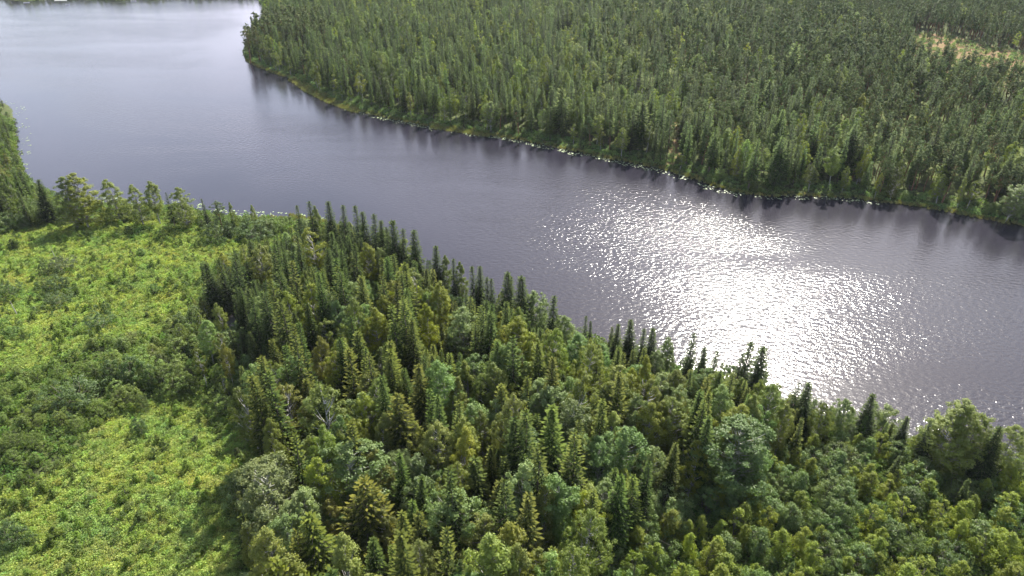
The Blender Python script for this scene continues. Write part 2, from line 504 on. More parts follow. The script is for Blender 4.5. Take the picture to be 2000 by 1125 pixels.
# far prototypes, single meshes for instancing
FAR = {}
def far(kind, mb, h, mats):
    me = mb.mesh(kind + '_far_mesh', [M[k] for k in mats])
    o = bpy.data.objects.new('far_' + kind, me)
    FAR.setdefault(kind, []).append((o, h))
def merge(c, t):
    m2 = MB(); m2.v = c.v + t.v; off = c.n
    m2.f = c.f + [f + off for f in t.f]; m2.n = c.n + t.n
    m2.m = c.m + [m + 1 for m in t.m]; m2.a = c.a + t.a
    return m2
for s_ in range(4):
    far('spruce', spruce_far(16, [1.5, 1.25, 1.75, 1.4][s_], 200 + s_), 16, ('spruce', 'b_spruce'))
for s_ in range(3):
    far('birch', merge(*leafy(13, [1.9, 1.5, 2.2][s_], 220 + s_, z0=.25, a=.5, b=.7, clumps=36, per=20, leaf=.45, crad=.75, coarse=True)), 13, ('birch', 'b_birch'))
for s_ in range(3):
    far('pine', merge(*pine_mesh(15, [1.7, 1.4, 2.0][s_], 240 + s_, clumps=26, per=20, leaf=.5, coarse=True, z0=.4)), 15, ('pine', 'b_pine'))
for s_ in range(2):
    far('aspen', merge(*leafy(12, [1.9, 2.3][s_], 260 + s_, z0=.2, a=.42, b=.5, clumps=36, per=20, leaf=.45, crad=.8, coarse=True)), 12, ('aspen', 'b_aspen'))
for s_ in range(2):
    far('willow', merge(*leafy(4, [1.7, 2.2][s_], 270 + s_, z0=.03, a=.22, b=.45, clumps=26, per=22, leaf=.3, crad=.6, stems=2, coarse=True)), 4, ('willow', 'b_willow'))
for s_ in range(3):
    far('sapling', merge(*leafy(5.5, [1.2, 1.4, 1.0][s_], 280 + s_, z0=.06, a=.38, b=.6, clumps=34, per=28, leaf=.24, crad=.48, coarse=True)), 5.5, ('birch', 'b_willow'))
# meadow herbs
def herb_mb(seed, hh=.75, rad=.55, n=110, leaf=.22):
    rng = np.random.RandomState(seed)
    az = rng.uniform(0, 6.28, n); r = rad * rng.rand(n) ** .6
    top = hh * (1 - .5 * (r / rad) ** 2)
    C = np.stack([np.cos(az) * r, np.sin(az) * r, top * rng.uniform(.25, 1, n)], 1)
    D = np.stack([np.cos(az) * .8 + rng.normal(0, .5, n), np.sin(az) * .8 + rng.normal(0, .5, n), rng.uniform(-.1, .9, n)], 1)
    l = leaf * rng.uniform(.6, 1.5, n)
    mb = MB(); mb.quads(blades(C, D, l, l * .6, rng.normal(size=(n, 3)) + np.array([0, 0, 1.2]), rng), 0, np.stack([rng.rand(n), rng.rand(n) ** 2, r], 1))
    return mb
for s_ in range(4):
    far('herb', herb_mb(300 + s_, [.7, .9, .55, 1.1][s_], [.6, .55, .7, .45][s_]), .8, ('herb',))
def tuft(seed):
    rng = np.random.RandomState(seed); n = 40
    az = rng.uniform(0, 6.28, n); r = .5 * rng.rand(n)
    C = np.stack([np.cos(az) * r, np.sin(az) * r, np.zeros(n)], 1)
    D = np.stack([np.cos(az) * .25, np.sin(az) * .25, np.ones(n)], 1)
    mb = MB(); mb.quads(blades(C, D, rng.uniform(.6, 1.2, n), .09, None, rng), 0, np.stack([rng.rand(n), rng.rand(n), r], 1))
    return mb
for s_ in range(2): far('reed', tuft(320 + s_), 1, ('reed',))

# ------------------------------------------------------------------ ground, water
def axis(lo, hi, a, b, step, grow=1.18):
    c = list(np.arange(a, b + .01, step)); s = step
    while c[-1] < hi: s *= grow; c.append(c[-1] + s)
    s = step
    while c[0] > lo: s *= grow; c.insert(0, c[0] - s)
    return np.array(c)
gx = axis(-2200, 2200, -330, 470, 2.8)
gy = axis(-300, 2600, 10, 740, 2.8)
GX, GY = np.meshgrid(gx, gy)
GZ = height(GX, GY)
nx, ny = len(gx), len(gy)
V = np.stack([GX, GY, GZ], -1).reshape(-1, 3)
ii = (np.arange(ny - 1)[:, None] * nx + np.arange(nx - 1)[None]).ravel()
F = np.stack([ii, ii + 1, ii + nx + 1, ii + nx], 1)
gb = MB(); gb.v = [V]; gb.f = [F]; gb.n = len(V); gb.m = [np.zeros(len(F), int)]

def zpx(x, y, up):
    """photo pixel of the point 'up' metres above the ground"""
    px, py, dp = proj(x, y, height(x, y) + up)
    return px, py, dp

MEADOW1 = [(-200, 520), (0, 462), (60, 445), (180, 418), (300, 425), (400, 445), (470, 470), (560, 455), (590, 450), (560, 470), (490, 500), (460, 520), (400, 520), (392, 600), (320, 655), (290, 668),
           (200, 665), (120, 700), (60, 722), (0, 748), (-200, 800)]
MEADOW2 = [(-250, 1010), (0, 965), (90, 925), (150, 880), (220, 800), (320, 765), (400, 770), (480, 850), (520, 900), (465, 960), (470, 1050), (490, 1300), (-500, 1300)]
PATCH = [(432, 618), (470, 612), (472, 650), (440, 660), (430, 640)]
CLEAR1 = [(1770, 62), (1850, 68), (1930, 90), (2100, 120), (2100, 200), (1960, 178), (1880, 158), (1800, 138), (1775, 100)]
CLEAR2 = [(1316, 225), (1328, 225), (1326, 325), (1308, 322)]
CLEAR3 = [(915, 40), (965, 20), (990, 16), (975, 34), (925, 56)]
CLEAR4 = [(1080, 92), (1104, 66), (1120, 64), (1112, 90), (1090, 110)]
BOG = [(1130, 120), (1250, 60), (1420, 110), (1330, 190), (1180, 200)]
BOG2 = [(1560, 210), (1700, 180), (2050, 230), (2050, 330), (1800, 350), (1640, 290)]
gpx, gpy, gdp = proj(V[:, 0], V[:, 1], V[:, 2])
front = (V[:, 1] > 20)
mead = (inside(gpx, gpy, MEADOW1) | inside(gpx, gpy, MEADOW2)) & front
pink = (inside(gpx, gpy, CLEAR1) | inside(gpx, gpy, CLEAR2)) & front
grav = inside(gpx, gpy, PATCH) & front
grassy = (inside(gpx, gpy, CLEAR3) | inside(gpx, gpy, CLEAR4)) & front
attr = np.stack([mead.astype(float), pink.astype(float), grav.astype(float)], 1)
attr[grassy, 0] = 1
attr[(inside(gpx, gpy, BOG) | inside(gpx, gpy, BOG2)) & front, 0] = .3
gb.a = [attr]

gm, nt = new_mat('ground_cover')
L = nt.links.new
out = N(nt, 'ShaderNodeOutputMaterial'); pb = N(nt, 'ShaderNodeBsdfPrincipled')
pb.inputs['Roughness'].default_value = .95; pb.inputs['Specular IOR Level'].default_value = .1
tcn = N(nt, 'ShaderNodeTexCoord')
n1 = N(nt, 'ShaderNodeTexNoise'); n1.inputs['Scale'].default_value = .55; n1.inputs['Detail'].default_value = 8; n1.inputs['Roughness'].default_value = .7
L(tcn.outputs['Object'], n1.inputs['Vector'])
def ramp(c1, c2, p1=.38, p2=.62):
    r = N(nt, 'ShaderNodeValToRGB'); r.color_ramp.elements[0].position = p1; r.color_ramp.elements[1].position = p2
    r.color_ramp.elements[0].color = (*c1, 1); r.color_ramp.elements[1].color = (*c2, 1)
    L(n1.outputs['Fac'], r.inputs[0]); return r
forest = ramp((.035, .040, .018), (.075, .095, .030))
meadc = ramp((.085, .115, .025), (.18, .20, .05))
pinkc = ramp((.16, .085, .05), (.12, .115, .042), .42, .6)
gravc = ramp((.22, .20, .19), (.15, .19, .05), .5, .58)
at = N(nt, 'ShaderNodeAttribute', attribute_name='leaf'); sp = N(nt, 'ShaderNodeSeparateXYZ'); L(at.outputs['Vector'], sp.inputs[0])
prev = forest.outputs[0]
for o_, r_ in (('X', meadc), ('Y', pinkc), ('Z', gravc)):
    mx = N(nt, 'ShaderNodeMix', data_type='RGBA'); L(prev, mx.inputs['A']); L(r_.outputs[0], mx.inputs['B']); L(sp.outputs[o_], mx.inputs['Factor'])
    prev = mx.outputs['Result']
L(prev, pb.inputs['Base Color'])
bp = N(nt, 'ShaderNodeBump'); bp.inputs['Distance'].default_value = .5; bp.inputs['Strength'].default_value = .6
L(n1.outputs['Fac'], bp.inputs['Height']); L(bp.outputs[0], pb.inputs['Normal'])
L(pb.outputs[0], out.inputs['Surface'])
ground = bpy.data.objects.new('ground', gb.mesh('ground_mesh', [gm], True))
sc.collection.objects.link(ground); ground['kind'] = 'structure'
ground['label'] = 'forest floor and meadow ground around the lake'; ground['category'] = 'ground'

wm, nt = new_mat('lake_water')
L = nt.links.new
out = N(nt, 'ShaderNodeOutputMaterial'); pb = N(nt, 'ShaderNodeBsdfPrincipled')
pb.inputs['Base Color'].default_value = (.014, .013, .019, 1)
pb.inputs['IOR'].default_value = 1.33; pb.inputs['Specular IOR Level'].default_value = .43
tcn = N(nt, 'ShaderNodeTexCoord')
def wnoise(scale, detail, sx, rot, rough=.55, dist=0.0):
    mpn = N(nt, 'ShaderNodeMapping'); mpn.inputs['Scale'].default_value = (sx, 1, 1); mpn.inputs['Rotation'].default_value = (0, 0, math.radians(rot))
    n = N(nt, 'ShaderNodeTexNoise'); n.inputs['Scale'].default_value = scale; n.inputs['Detail'].default_value = detail
    n.inputs['Roughness'].default_value = rough; n.inputs['Distortion'].default_value = dist
    L(tcn.outputs['Object'], mpn.inputs[0]); L(mpn.outputs[0], n.inputs['Vector']); return n
big = wnoise(1.15, 0, .7, 25)
fine = wnoise(3.3, 1, .75, 40)
patch = wnoise(.02, 4, .28, 30, .6, .8)      # wind lanes: where the lake is ruffled more or less
pr = N(nt, 'ShaderNodeMapRange'); pr.inputs['From Min'].default_value = .35; pr.inputs['From Max'].default_value = .65
pr.inputs['To Min'].default_value = .42; pr.inputs['To Max'].default_value = 1.15
L(patch.outputs['Fac'], pr.inputs['Value'])
b1 = N(nt, 'ShaderNodeBump'); b1.inputs['Distance'].default_value = .128
b2 = N(nt, 'ShaderNodeBump'); b2.inputs['Distance'].default_value = .10
L(big.outputs['Fac'], b1.inputs['Height']); L(fine.outputs['Fac'], b2.inputs['Height'])
wa = N(nt, 'ShaderNodeAttribute', attribute_name='leaf'); ws = N(nt, 'ShaderNodeSeparateXYZ'); L(wa.outputs['Vector'], ws.inputs[0])
wmul = N(nt, 'ShaderNodeMath', operation='MULTIPLY'); L(pr.outputs[0], wmul.inputs[0]); L(ws.outputs['X'], wmul.inputs[1])
L(wmul.outputs[0], b1.inputs['Strength']); L(wmul.outputs[0], b2.inputs['Strength'])
L(b1.outputs[0], b2.inputs['Normal']); L(b2.outputs[0], pb.inputs['Normal'])
pb.inputs['Roughness'].default_value = .155
L(pb.outputs[0], out.inputs['Surface'])
wb = MB()
wx0, wx1, wy0, wy1 = POLY[:, 0].min() - 20, POLY[:, 0].max() + 20, POLY[:, 1].min() - 20, POLY[:, 1].max() + 20
wxs = np.unique(np.concatenate([np.arange(max(wx0, -420), min(wx1, 520), 6.0), np.linspace(wx0, wx1, 60)])); wys = np.unique(np.concatenate([np.arange(wy0, min(wy1, 760), 6.0), np.linspace(wy0, wy1, 60)]))
WX, WY = np.meshgrid(wxs, wys)
wv = np.stack([WX, WY, 0 * WX], -1).reshape(-1, 3)
wi = (np.arange(len(wys) - 1)[:, None] * len(wxs) + np.arange(len(wxs) - 1)[None]).ravel()
wf = np.stack([wi, wi + 1, wi + len(wxs) + 1, wi + len(wxs)], 1)
wd_ = -sdist(wv[:, 0], wv[:, 1])
wpx, wpy, _ = proj(wv[:, 0], wv[:, 1], wv[:, 2])
lee = .08 + .92 * np.clip((wd_ - 8 + 7 * wob(wv[:, 0], wv[:, 1], 45, 4)) / (25 + 55 * np.clip((wv[:, 0] - 62) / 40, 0, 1)), 0, 1) ** .8
lee = np.where(wv[:, 1] < 150 + .0 * wd_, np.maximum(lee, .7), lee)          # calm strip along the banks
open_ = 1 - .42 * np.clip((20 - wv[:, 0]) / 120, 0, 1)                                       # the wide left basin lies calmer
calm = 1 - .35 * np.clip((wv[:, 0] - 115) / 60, 0, 1)
wb.v = [wv]; wb.f = [wf]; wb.n = len(wv); wb.m = [np.zeros(len(wf), int)]
wb.a = [np.stack([np.clip(lee * open_ * calm, .12, 1), 0 * wd_, 0 * wd_], 1)]
water = bpy.data.objects.new('lake_water', wb.mesh('lake_water_mesh', [wm]))
sc.collection.objects.link(water); water['kind'] = 'structure'
water['label'] = 'grey-violet lake with sun glitter between two wooded shores'; water['category'] = 'lake'

# ------------------------------------------------------------------ choosing what grows where
def jgrid(x0, x1, y0, y1, s, seed, jit=.42):
    rng = np.random.RandomState(seed)
    xs = np.arange(x0, x1, s); ys = np.arange(y0, y1, s * .87)
    X, Y = np.meshgrid(xs, ys)
    X = X + (np.arange(len(ys))[:, None] % 2) * s / 2
    X = X + rng.uniform(-jit, jit, X.shape) * s; Y = Y + rng.uniform(-jit, jit, Y.shape) * s
    return X.ravel(), Y.ravel()

TREES = []      # dicts: kind, x, y, h, wide, tint, var, rot, label, group
WIDEN = {'spruce': 1.36, 'birch': 1.14, 'aspen': 1.15, 'willow': 1.1, 'sapling': 1.1, 'pine': 1.35}
def add_tree(kind, x, y, h, wide=1.0, tint=(1, 1, 1), var=0, rot=0.0, label=None, **kw):
    if h > 2.4: wide = wide * (1.3 if kw.get('far') else WIDEN[kind])
    TREES.append(dict(kind=kind, x=float(x), y=float(y), h=float(h), wide=wide, tint=tint, var=var, rot=rot, label=label, **kw))

# trees one can pick out one by one: kind, top pixel, height, width factor, variant, tint, label
G = (1, 1, 1); DARK = (.72, .78, .9); YEL = (1.35, 1.2, .8); PALE = (1.25, 1.2, 1.2); OLIVE = (1.35, 1.1, .9)
HERO = [
 ('birch', 118, 345, 14, 1.3, 4, G, 'left of the two big round trees on the far edge of the meadow'),
 ('birch', 140, 339, 14.5, 1.45, 4, YEL, 'right, lighter one of the two big round trees beyond the meadow'),
 ('spruce', 70, 352, 12, 1.2, 0, DARK, 'dark pointed spruce just left of the two big round lakeside trees'),
 ('birch', 210, 346, 12.5, 1.25, 4, PALE, 'grey-green open birch standing alone right of the two big round trees'),
 ('birch', 257, 358, 11.5, 1.1, 4, PALE, 'pale birch, left of the close pair in the lakeside row'),
 ('birch', 290, 350, 12.5, 1.0, 0, PALE, 'tall pale birch, right of the close pair in the lakeside row'),
 ('spruce', 324, 375, 9.5, .7, 2, DARK, 'small thin half-bare spruce in the lakeside row of birches'),
 ('birch', 347, 363, 11.5, 1.2, 4, PALE, 'rightmost tall birch of the lakeside row beyond the meadow'),
 ('spruce', 396, 387, 9, .7, 1, DARK, 'small dark spruce with a narrow spire, left of a rounded pine'),
 ('pine', 422, 391, 9.5, .95, 0, G, 'rounded green pine in the lakeside hedge between two small spires'),
 ('birch', 450, 390, 9.5, .6, 2, G, 'small narrow birch right of the rounded pine by the lake'),
 ('birch', 493, 397, 8, .75, 2, PALE, 'little lone birch leaning over the lake lily pads'),
 ('spruce', 581, 400, 12, .8, 1, DARK, 'dark lone spruce at the left end of the lakeside spruce row'),
 ('spruce', 606, 392, 15, .85, 1, DARK, 'dark spruce hugging a birch on the lake side of the stand'),
 ('birch', 615, 402, 13.5, .7, 2, G, 'narrow birch pressed against a dark lakeside spruce'),
 ('spruce', 641, 393, 15.5, .85, 0, DARK, 'dark lakeside spruce, second spire right of the narrow birch'),
 ('spruce', 665, 400, 15, .85, 1, DARK, 'dark lakeside spruce between two taller spires above open water'),
 ('spruce', 697, 401, 16.5, .8, 1, DARK, 'tallest dark spire at the left of the lakeside spruce row'),
 ('spruce', 708, 413, 16, .85, 0, DARK, 'dark spruce close right of the tallest left lakeside spire'),
 ('spruce', 729, 417, 16, .85, 1, DARK, 'ragged dark spruce with twin tips seen against the lake'),
 ('spruce', 742, 430, 15, .8, 0, DARK, 'shorter dark spruce behind the ragged twin-tipped one'),
 ('spruce', 772, 427, 17, .9, 0, DARK, 'broad dark lakeside spruce, tallest between ragged spire and steep gap'),
 ('spruce', 760, 443, 15, .8, 1, DARK, 'slim dark spruce left of the broad tall lakeside one'),
 ('spruce', 784, 447, 15, .8, 1, DARK, 'slim dark spruce right of the broad tall lakeside one'),
 ('spruce', 808, 450, 16.5, .9, 0, DARK, 'dark pointed spruce alone on the slope of spires to the lake'),
 ('spruce', 850, 478, 14, .8, 0, DARK, 'small perfect dark cone standing against the blue glitter'),
 ('birch', 872, 493, 12, .7, 2, G, 'green birch right of the small perfect dark cone'),
 ('spruce', 885, 503, 13, .75, 1, DARK, 'dark thin spruce right of a green lakeside birch'),
 ('birch', 900, 507, 12, .7, 2, G, 'pointed green birch between two thin lakeside spruces'),
 ('spruce', 925, 520, 13.5, .75, 1, DARK, 'left of two thin dark spires at the middle of the lake edge'),
 ('spruce', 935, 520, 13.5, .75, 0, DARK, 'right of two thin dark spires at the middle of the lake edge'),
 ('spruce', 950, 541, 13, .75, 1, DARK, 'short dark spruce below the two thin middle spires'),
 ('spruce', 963, 543, 12.5, .75, 1, DARK, 'slender dark spruce between middle spires and the tall dark cone'),
 ('spruce', 988, 529, 15.5, .85, 0, DARK, 'tall dark cone at the centre of the photo by the lake'),
 ('spruce', 1003, 540, 14, .7, 1, DARK, 'thin spruce right of the tall dark central cone'),
 ('spruce', 1022, 541, 15.5, .95, 0, DARK, 'broad dark cone just left of a big silvery aspen'),
 ('aspen', 1047, 568, 12, .95, 0, PALE, 'big silvery aspen at the lake edge right of the dark cones'),
 ('spruce', 1076, 575, 13.5, .9, 1, DARK, 'single dark spruce right of the big silvery lakeside aspen'),
 ('aspen', 1112, 612, 10, .95, 0, PALE, 'silvery aspen on the last leafy edge before the open gap'),
 ('spruce', 1144, 617, 11, .6, 1, DARK, 'tiny dark spire left of the open gap of water'),
 ('spruce', 1205, 632, 10, .75, 0, DARK, 'leftmost of the four dark spruces right of the shore gap'),
 ('spruce', 1234, 624, 11, .85, 0, DARK, 'tallest of the four dark spruces right of the shore gap'),
 ('spruce', 1259, 642, 10, .8, 1, DARK, 'third of the four dark spruces right of the shore gap'),
 ('spruce', 1277, 640, 11, .85, 0, DARK, 'rightmost of the four dark spruces right of the shore gap'),
 ('aspen', 1311, 655, 10, .7, 1, G, 'green narrow aspen between two groups of dark lakeside spruces'),
 ('spruce', 1354, 652, 11.5, .75, 1, DARK, 'slim dark spruce alone in front of the white sun glitter'),
 ('spruce', 1378, 680, 10, .8, 0, DARK, 'smaller dark spruce right of the slim one by the glitter'),
 ('spruce', 1395, 683, 9.5, .75, 1, DARK, 'low dark spruce behind leafy crowns left of the glitter core'),
 ('spruce', 1466, 667, 13, .9, 1, DARK, 'left one of the two tall dark spruces before the brightest glitter'),
 ('spruce', 1446, 688, 11, .85, 2, DARK, 'ragged spruce on the left of the two tall dark ones'),
 ('spruce', 1492, 678, 14, .95, 0, DARK, 'right one of the two tall dark spruces before the brightest glitter'),
 ('spruce', 1560, 748, 10, .8, 2, DARK, 'ragged left spruce of the pair at the right glitter edge'),
 ('spruce', 1583, 750, 11, .95, 0, DARK, 'fuller right spruce of the pair at the right glitter edge'),
 ('spruce', 1709, 769, 10, .95, 0, DARK, 'compact dark spruce alone against the sparkling right water'),
 ('willow', 1735, 790, 6, .9, 0, PALE, 'pale round willow right of the compact dark lone spruce'),
 ('aspen', 1660, 775, 9, .8, 0, PALE, 'silvery crown left of the compact dark lone spruce'),
 ('spruce', 1775, 815, 8, .9, 0, DARK, 'low dark spruce between pale willows at the right shore'),
 ('spruce', 1828, 822, 9, .95, 2, DARK, 'leaning dark spruce left of the big pale double birch'),
 ('birch', 1868, 795, 12, 1.35, 4, PALE, 'left crown of the big pale double birch on the right shore'),
 ('birch', 1900, 783, 13, 1.3, 4, PALE, 'right, taller crown of the big pale double birch'),
 ('birch', 1922, 800, 11.5, 1.2, 1, PALE, 'pale birch closing the right side of the big double birch'),
 ('spruce', 1955, 838, 11, 1.0, 0, DARK, 'dark spruce below and right of the big pale double birch'),
 ('birch', 1993, 832, 11, 1.2, 1, PALE, 'birch cut by the right edge of the photo at the shore'),
 ('spruce', 705, 942, 15, 1.0, 6, (1.6, 1.2, .9), 'wide rusty-topped spruce with long bare tiers, low left of centre'),
 ('spruce', 606, 1005, 15, .95, 3, (1.35, 1.25, .9), 'broad yellow-tipped spruce at the bottom below the orange-brown birch'),
 ('spruce', 575, 1030, 13, .9, 2, OLIVE, 'ragged spruce left of the broad yellow-tipped bottom spruce'),
 ('spruce', 690, 1062, 8, 1.1, 5, YEL, 'young bright spruce at the bottom edge under the rusty-topped one'),
 ('birch', 640, 975, 10, .95, 1, (1.3, 1.0, .85), 'orange-brown weeping birch left of the wide rusty-topped spruce'),
 ('aspen', 520, 905, 13, 1.25, 2, (1.1, .95, 1.0), 'huge broad grey-green crown at the lower meadow edge'),
 ('aspen', 672, 878, 14, 1.2, 2, (.9, .95, .8), 'large dense green dome between meadow and rusty-topped spruce'),
 ('willow', 590, 885, 8, 1.2, 1, PALE, 'pale frosted shrubby tree between two large green domes'),
 ('birch', 560, 750, 13, 1.2, 3, (1.15, .95, .8), 'umbrella-like birch with a white stem on the shaded meadow edge'),
 ('birch', 736, 875, 13, .75, 0, (1.2, 1.0, 1.1), 'tall narrow grey birch right of the large green dome'),
 ('birch', 831, 588, 14, .85, 2, (1.5, 1.35, .6), 'bright yellow-green pointed birch in the middle of the stand'),
 ('birch', 728, 595, 14, .9, 0, (1.4, 1.25, .7), 'yellow-green birch left of the bright pointed one'),
 ('birch', 735, 570, 14, .8, 0, YEL, 'yellowish birch standing behind the left yellow-green one'),
 ('birch', 856, 548, 14, .95, 0, YEL, 'tall yellowish double-topped birch above the silvery domed aspen'),
 ('aspen', 900, 603, 14, 1.0, 0, PALE, 'tall silvery-green domed aspen in the heart of the stand'),
 ('aspen', 656, 585, 13, .8, 0, (1.1, 1.2, 1.2), 'blue-green aspen crown among olive spruces left of the yellow birch'),
 ('birch', 610, 440, 15, 1.0, 3, YEL, 'tall open birch with a white stem behind the stand corner'),
 ('birch', 500, 475, 13, 1.1, 1, (1.05, .95, .8), 'big olive birch at the corner where stand meets meadow'),
 ('birch', 716, 470, 13, .9, 0, YEL, 'light birch among dark spruces just below the lakeside spires'),
 ('birch', 914, 703, 13, .95, 2, (1.05, 1.0, .7), 'smooth pointed green birch alone between dark gaps'),
 ('birch', 615, 655, 13, .7, 0, (1.3, 1.05, 1.0), 'narrow brownish birch in the left spruces below the gravel patch'),
 ('birch', 1067, 970, 14, .95, 2, (1.05, .95, .85), 'tall teardrop birch at the bottom centre of the photo'),
 ('birch', 930, 1005, 12, 1.15, 1, (1.3, 1.15, 1.1), 'broad pale olive birch left of the teardrop birch'),
 ('spruce', 773, 770, 16, .95, 3, OLIVE, 'broad old olive spruce left of the pair of pale birches'),
 ('spruce', 680, 680, 17, .8, 1, OLIVE, 'very tall narrow old spruce left of centre'),
 ('spruce', 820, 712, 16, .85, 0, OLIVE, 'slim olive spruce above the pale frosted birches'),
 ('birch', 845, 815, 14, 1.0, 1, (1.35, 1.2, 1.2), 'pale left birch of the pair below the broad olive spruce'),
 ('birch', 917, 812, 14, .95, 0, (1.3, 1.2, 1.0), 'pale right birch of the pair below the broad olive spruce'),
 ('aspen', 972, 790, 12, .7, 1, (1.5, 1.4, 1.5), 'frosty white-green aspen right of the pale birch pair'),
 ('spruce', 925, 895, 13, 1.1, 0, G, 'dark green spruce below the pair of pale birches'),
 ('aspen', 1455, 830, 13, 1.35, 2, (.75, .85, .75), 'huge dark green dome above the young thicket on the right'),
 ('aspen', 1215, 825, 13, 1.0, 0, (1.0, 1.15, 1.0), 'bright blue-green aspen with a pale stem at centre right'),
 ('aspen', 1175, 855, 12, 1.0, 0, (1.0, 1.15, 1.0), 'blue-green aspen left of the one with a pale stem'),
 ('birch', 1435, 785, 13, 1.0, 1, YEL, 'yellow-green birch behind the huge dark green dome'),
 ('birch', 1270, 790, 13, .95, 0, YEL, 'yellow-green tall birch left of the grey frosted one'),
 ('birch', 1325, 775, 12.5, 1.05, 1, PALE, 'grey frosted birch halfway between shore and huge dark dome'),
 ('aspen', 1120, 650, 11, .9, 0, (1.1, 1.25, 1.2), 'fresh green aspen inland of the open shore gap'),
 ('aspen', 395, 627, 9, .95, 0, (1.2, 1.3, 1.0), 'bright green small aspen left of the gravel patch'),
 ('birch', 425, 590, 9, .8, 0, PALE, 'pale birch standing over the gravel patch'),
 ('birch', 433, 668, 10, .65, 0, OLIVE, 'narrow brownish birch below the gravel patch'),
 ('spruce', 402, 512, 13, 1.0, 0, DARK, 'dark corner spruce where the stand juts into the meadow'),
 ('spruce', 430, 505, 13, .9, 1, DARK, 'dark spruce right of the corner one at the meadow'),
 ('spruce', 455, 508, 14, .9, 1, DARK, 'dark thin spruce left of the big olive corner birch'),
 ('pine', 478, 55, 17, .9, 0, (1.3, 1.05, 1.0), 'lone tall pine at the very tip of the far headland'),
 ('pine', 496, 50, 17, .95, 1, (1.3, 1.05, 1.0), 'grey pine next to the lone pine on the headland'),
 ('aspen', 1988, 376, 11, 1.2, 2, PALE, 'bright round aspen at the right end of the far shore'),
 ('birch', 1882, 368, 9, .7, 2, PALE, 'pale slim tree on the far shore near the right edge'),
 ('birch', 1718, 352, 8, .7, 0, YEL, 'small light birch on the dark right part of the far shore'),
]
# shrubs one can pick out on the meadow: centre-top pixel, height, width
BUSH = [
 ('willow', 76, 513, 3.0, .75, (.75, .85, .7), 'small dark round bush alone in the upper left meadow'),
 ('willow', 113, 500, 3.2, 1.3, (1.0, .95, 1.15), 'wide grey-green bush beside a bare snag in the upper meadow'),
 ('willow', 95, 538, 3.0, 1.3, (.62, .75, .6), 'wide dark bush in the middle of the left meadow'),
 ('willow', 118, 540, 2.6, .9, (.62, .75, .6), 'dark bush right of the wide dark one'),
 ('willow', 105, 571, 2.6, 1.6, (.8, .9, .85), 'long low bush under the wide dark one'),
 ('willow', 202, 588, 2.6, .8, (.7, .85, .7), 'dark round bush in the lower middle of the upper meadow'),
 ('willow', 185, 612, 3.0, 1.3, (.85, 1, .95), 'grey-green wide bush below the dark round meadow bush'),
 ('willow', 10, 550, 3.0, 1.2, (.75, .9, .7), 'dark bush at the left photo edge in the upper meadow'),
 ('willow', 265, 815, 2.8, .9, (.7, .85, .75), 'grey-green bush pair on the upper part of the lower meadow'),
 ('willow', 316, 857, 2.3, .6, (.6, .7, .55), 'small dark round bush in the centre of the lower meadow'),
 ('willow', 272, 772, 2.8, .8, (.9, .95, .7), 'small bush just above the lower meadow pair'),
 ('willow', 8, 1025, 3.5, 1.0, (.6, .75, .6), 'dark bush cut by the left edge of the lower meadow'),
 ('willow', 205, 703, 4.4, .8, (.7, .85, .7), 'dark rounded bush at the left of the thicket row'),
 ('willow', 250, 697, 5.0, 1.0, (.75, .95, .75), 'largest rounded bush in the thicket between the meadows'),
 ('willow', 290, 712, 4.2, .8, (.75, .9, .7), 'rounded bush right of the largest thicket bush'),
 ('willow', 130, 745, 4.2, 1.5, (.8, .92, .85), 'broad spreading bush at the left of the thicket band'),
 ('sapling', 455, 935, 5.5, 1.3, (.7, .75, .7), 'shaded bushy sapling left of the huge grey-green crown'),
 ('willow', 165, 385, 3.8, .6, G, 'small bush on the water side of the upper meadow'),
 ('willow', 200, 405, 3.4, .8, (.6, .75, .55), 'dark lakeside bush below the lone grey birch'),
 ('willow', 243, 397, 4.5, 1.0, (.75, .85, .75), 'big grey-green lakeside bush right of the lone grey birch'),
 ('willow', 345, 395, 5.0, 1.1, (1, 1.05, .8), 'big green lakeside bush under the rightmost tall birch'),
 ('willow', 420, 432, 4.5, 1.2, (1.0, 1.05, 1.1), 'pale round bush below the rounded pine'),
 ('willow', 490, 430, 4.5, 1.5, (.85, .95, .95), 'long pale hedge bush left of the lone dark spruce'),
 ('willow', 445, 430, 4.0, 1.0, (.85, .95, .95), 'pale bush between the round one and the long hedge'),
 ('willow', 520, 430, 4.0, 1.0, (1.1, 1.1, 1.1), 'bright bush at the right end of the lakeside hedge'),
]
rngh = random.Random(3)
for k_, px, py, h_, wd, var, tint, lab in HERO:
    x, y, zb = base_for_top(px, py, h_ * 1.12)
    add_tree(k_, x, y, h_ * 1.12, wd * (1.3 if k_ == 'spruce' else 1.12), tint, var, rngh.uniform(0, 6.28), lab, hero=True)
for k_, px, py, h_, wd, tint, lab in BUSH:
    x, y, zb = base_for_top(px, py, h_ * 1.25)
    add_tree(k_, x, y, h_ * 1.25, wd, tuple(.82 * q for q in tint), 0 if wd < 1.2 else 1, rngh.uniform(0, 6.28), lab, hero=True)
HX = np.array([t['x'] for t in TREES]); HY = np.array([t['y'] for t in TREES])
HZ_ = height(HX, HY); HH = np.array([t['h'] for t in TREES])
HPX, HTY, _ = proj(HX, HY, HZ_ + HH); _, HBY, _ = proj(HX, HY, HZ_)
HVIS = np.array([.38 if t['tint'] == DARK else .62 for t in TREES])
HR = np.array([1.5 if t['kind'] == 'willow' else 2.0 for t in TREES])

def clear_of_heroes(x, y, m=1.0):
    d = np.sqrt((x[:, None] - HX[None]) ** 2 + (y[:, None] - HY[None]) ** 2)
    return (d > HR[None] * m).all(1)

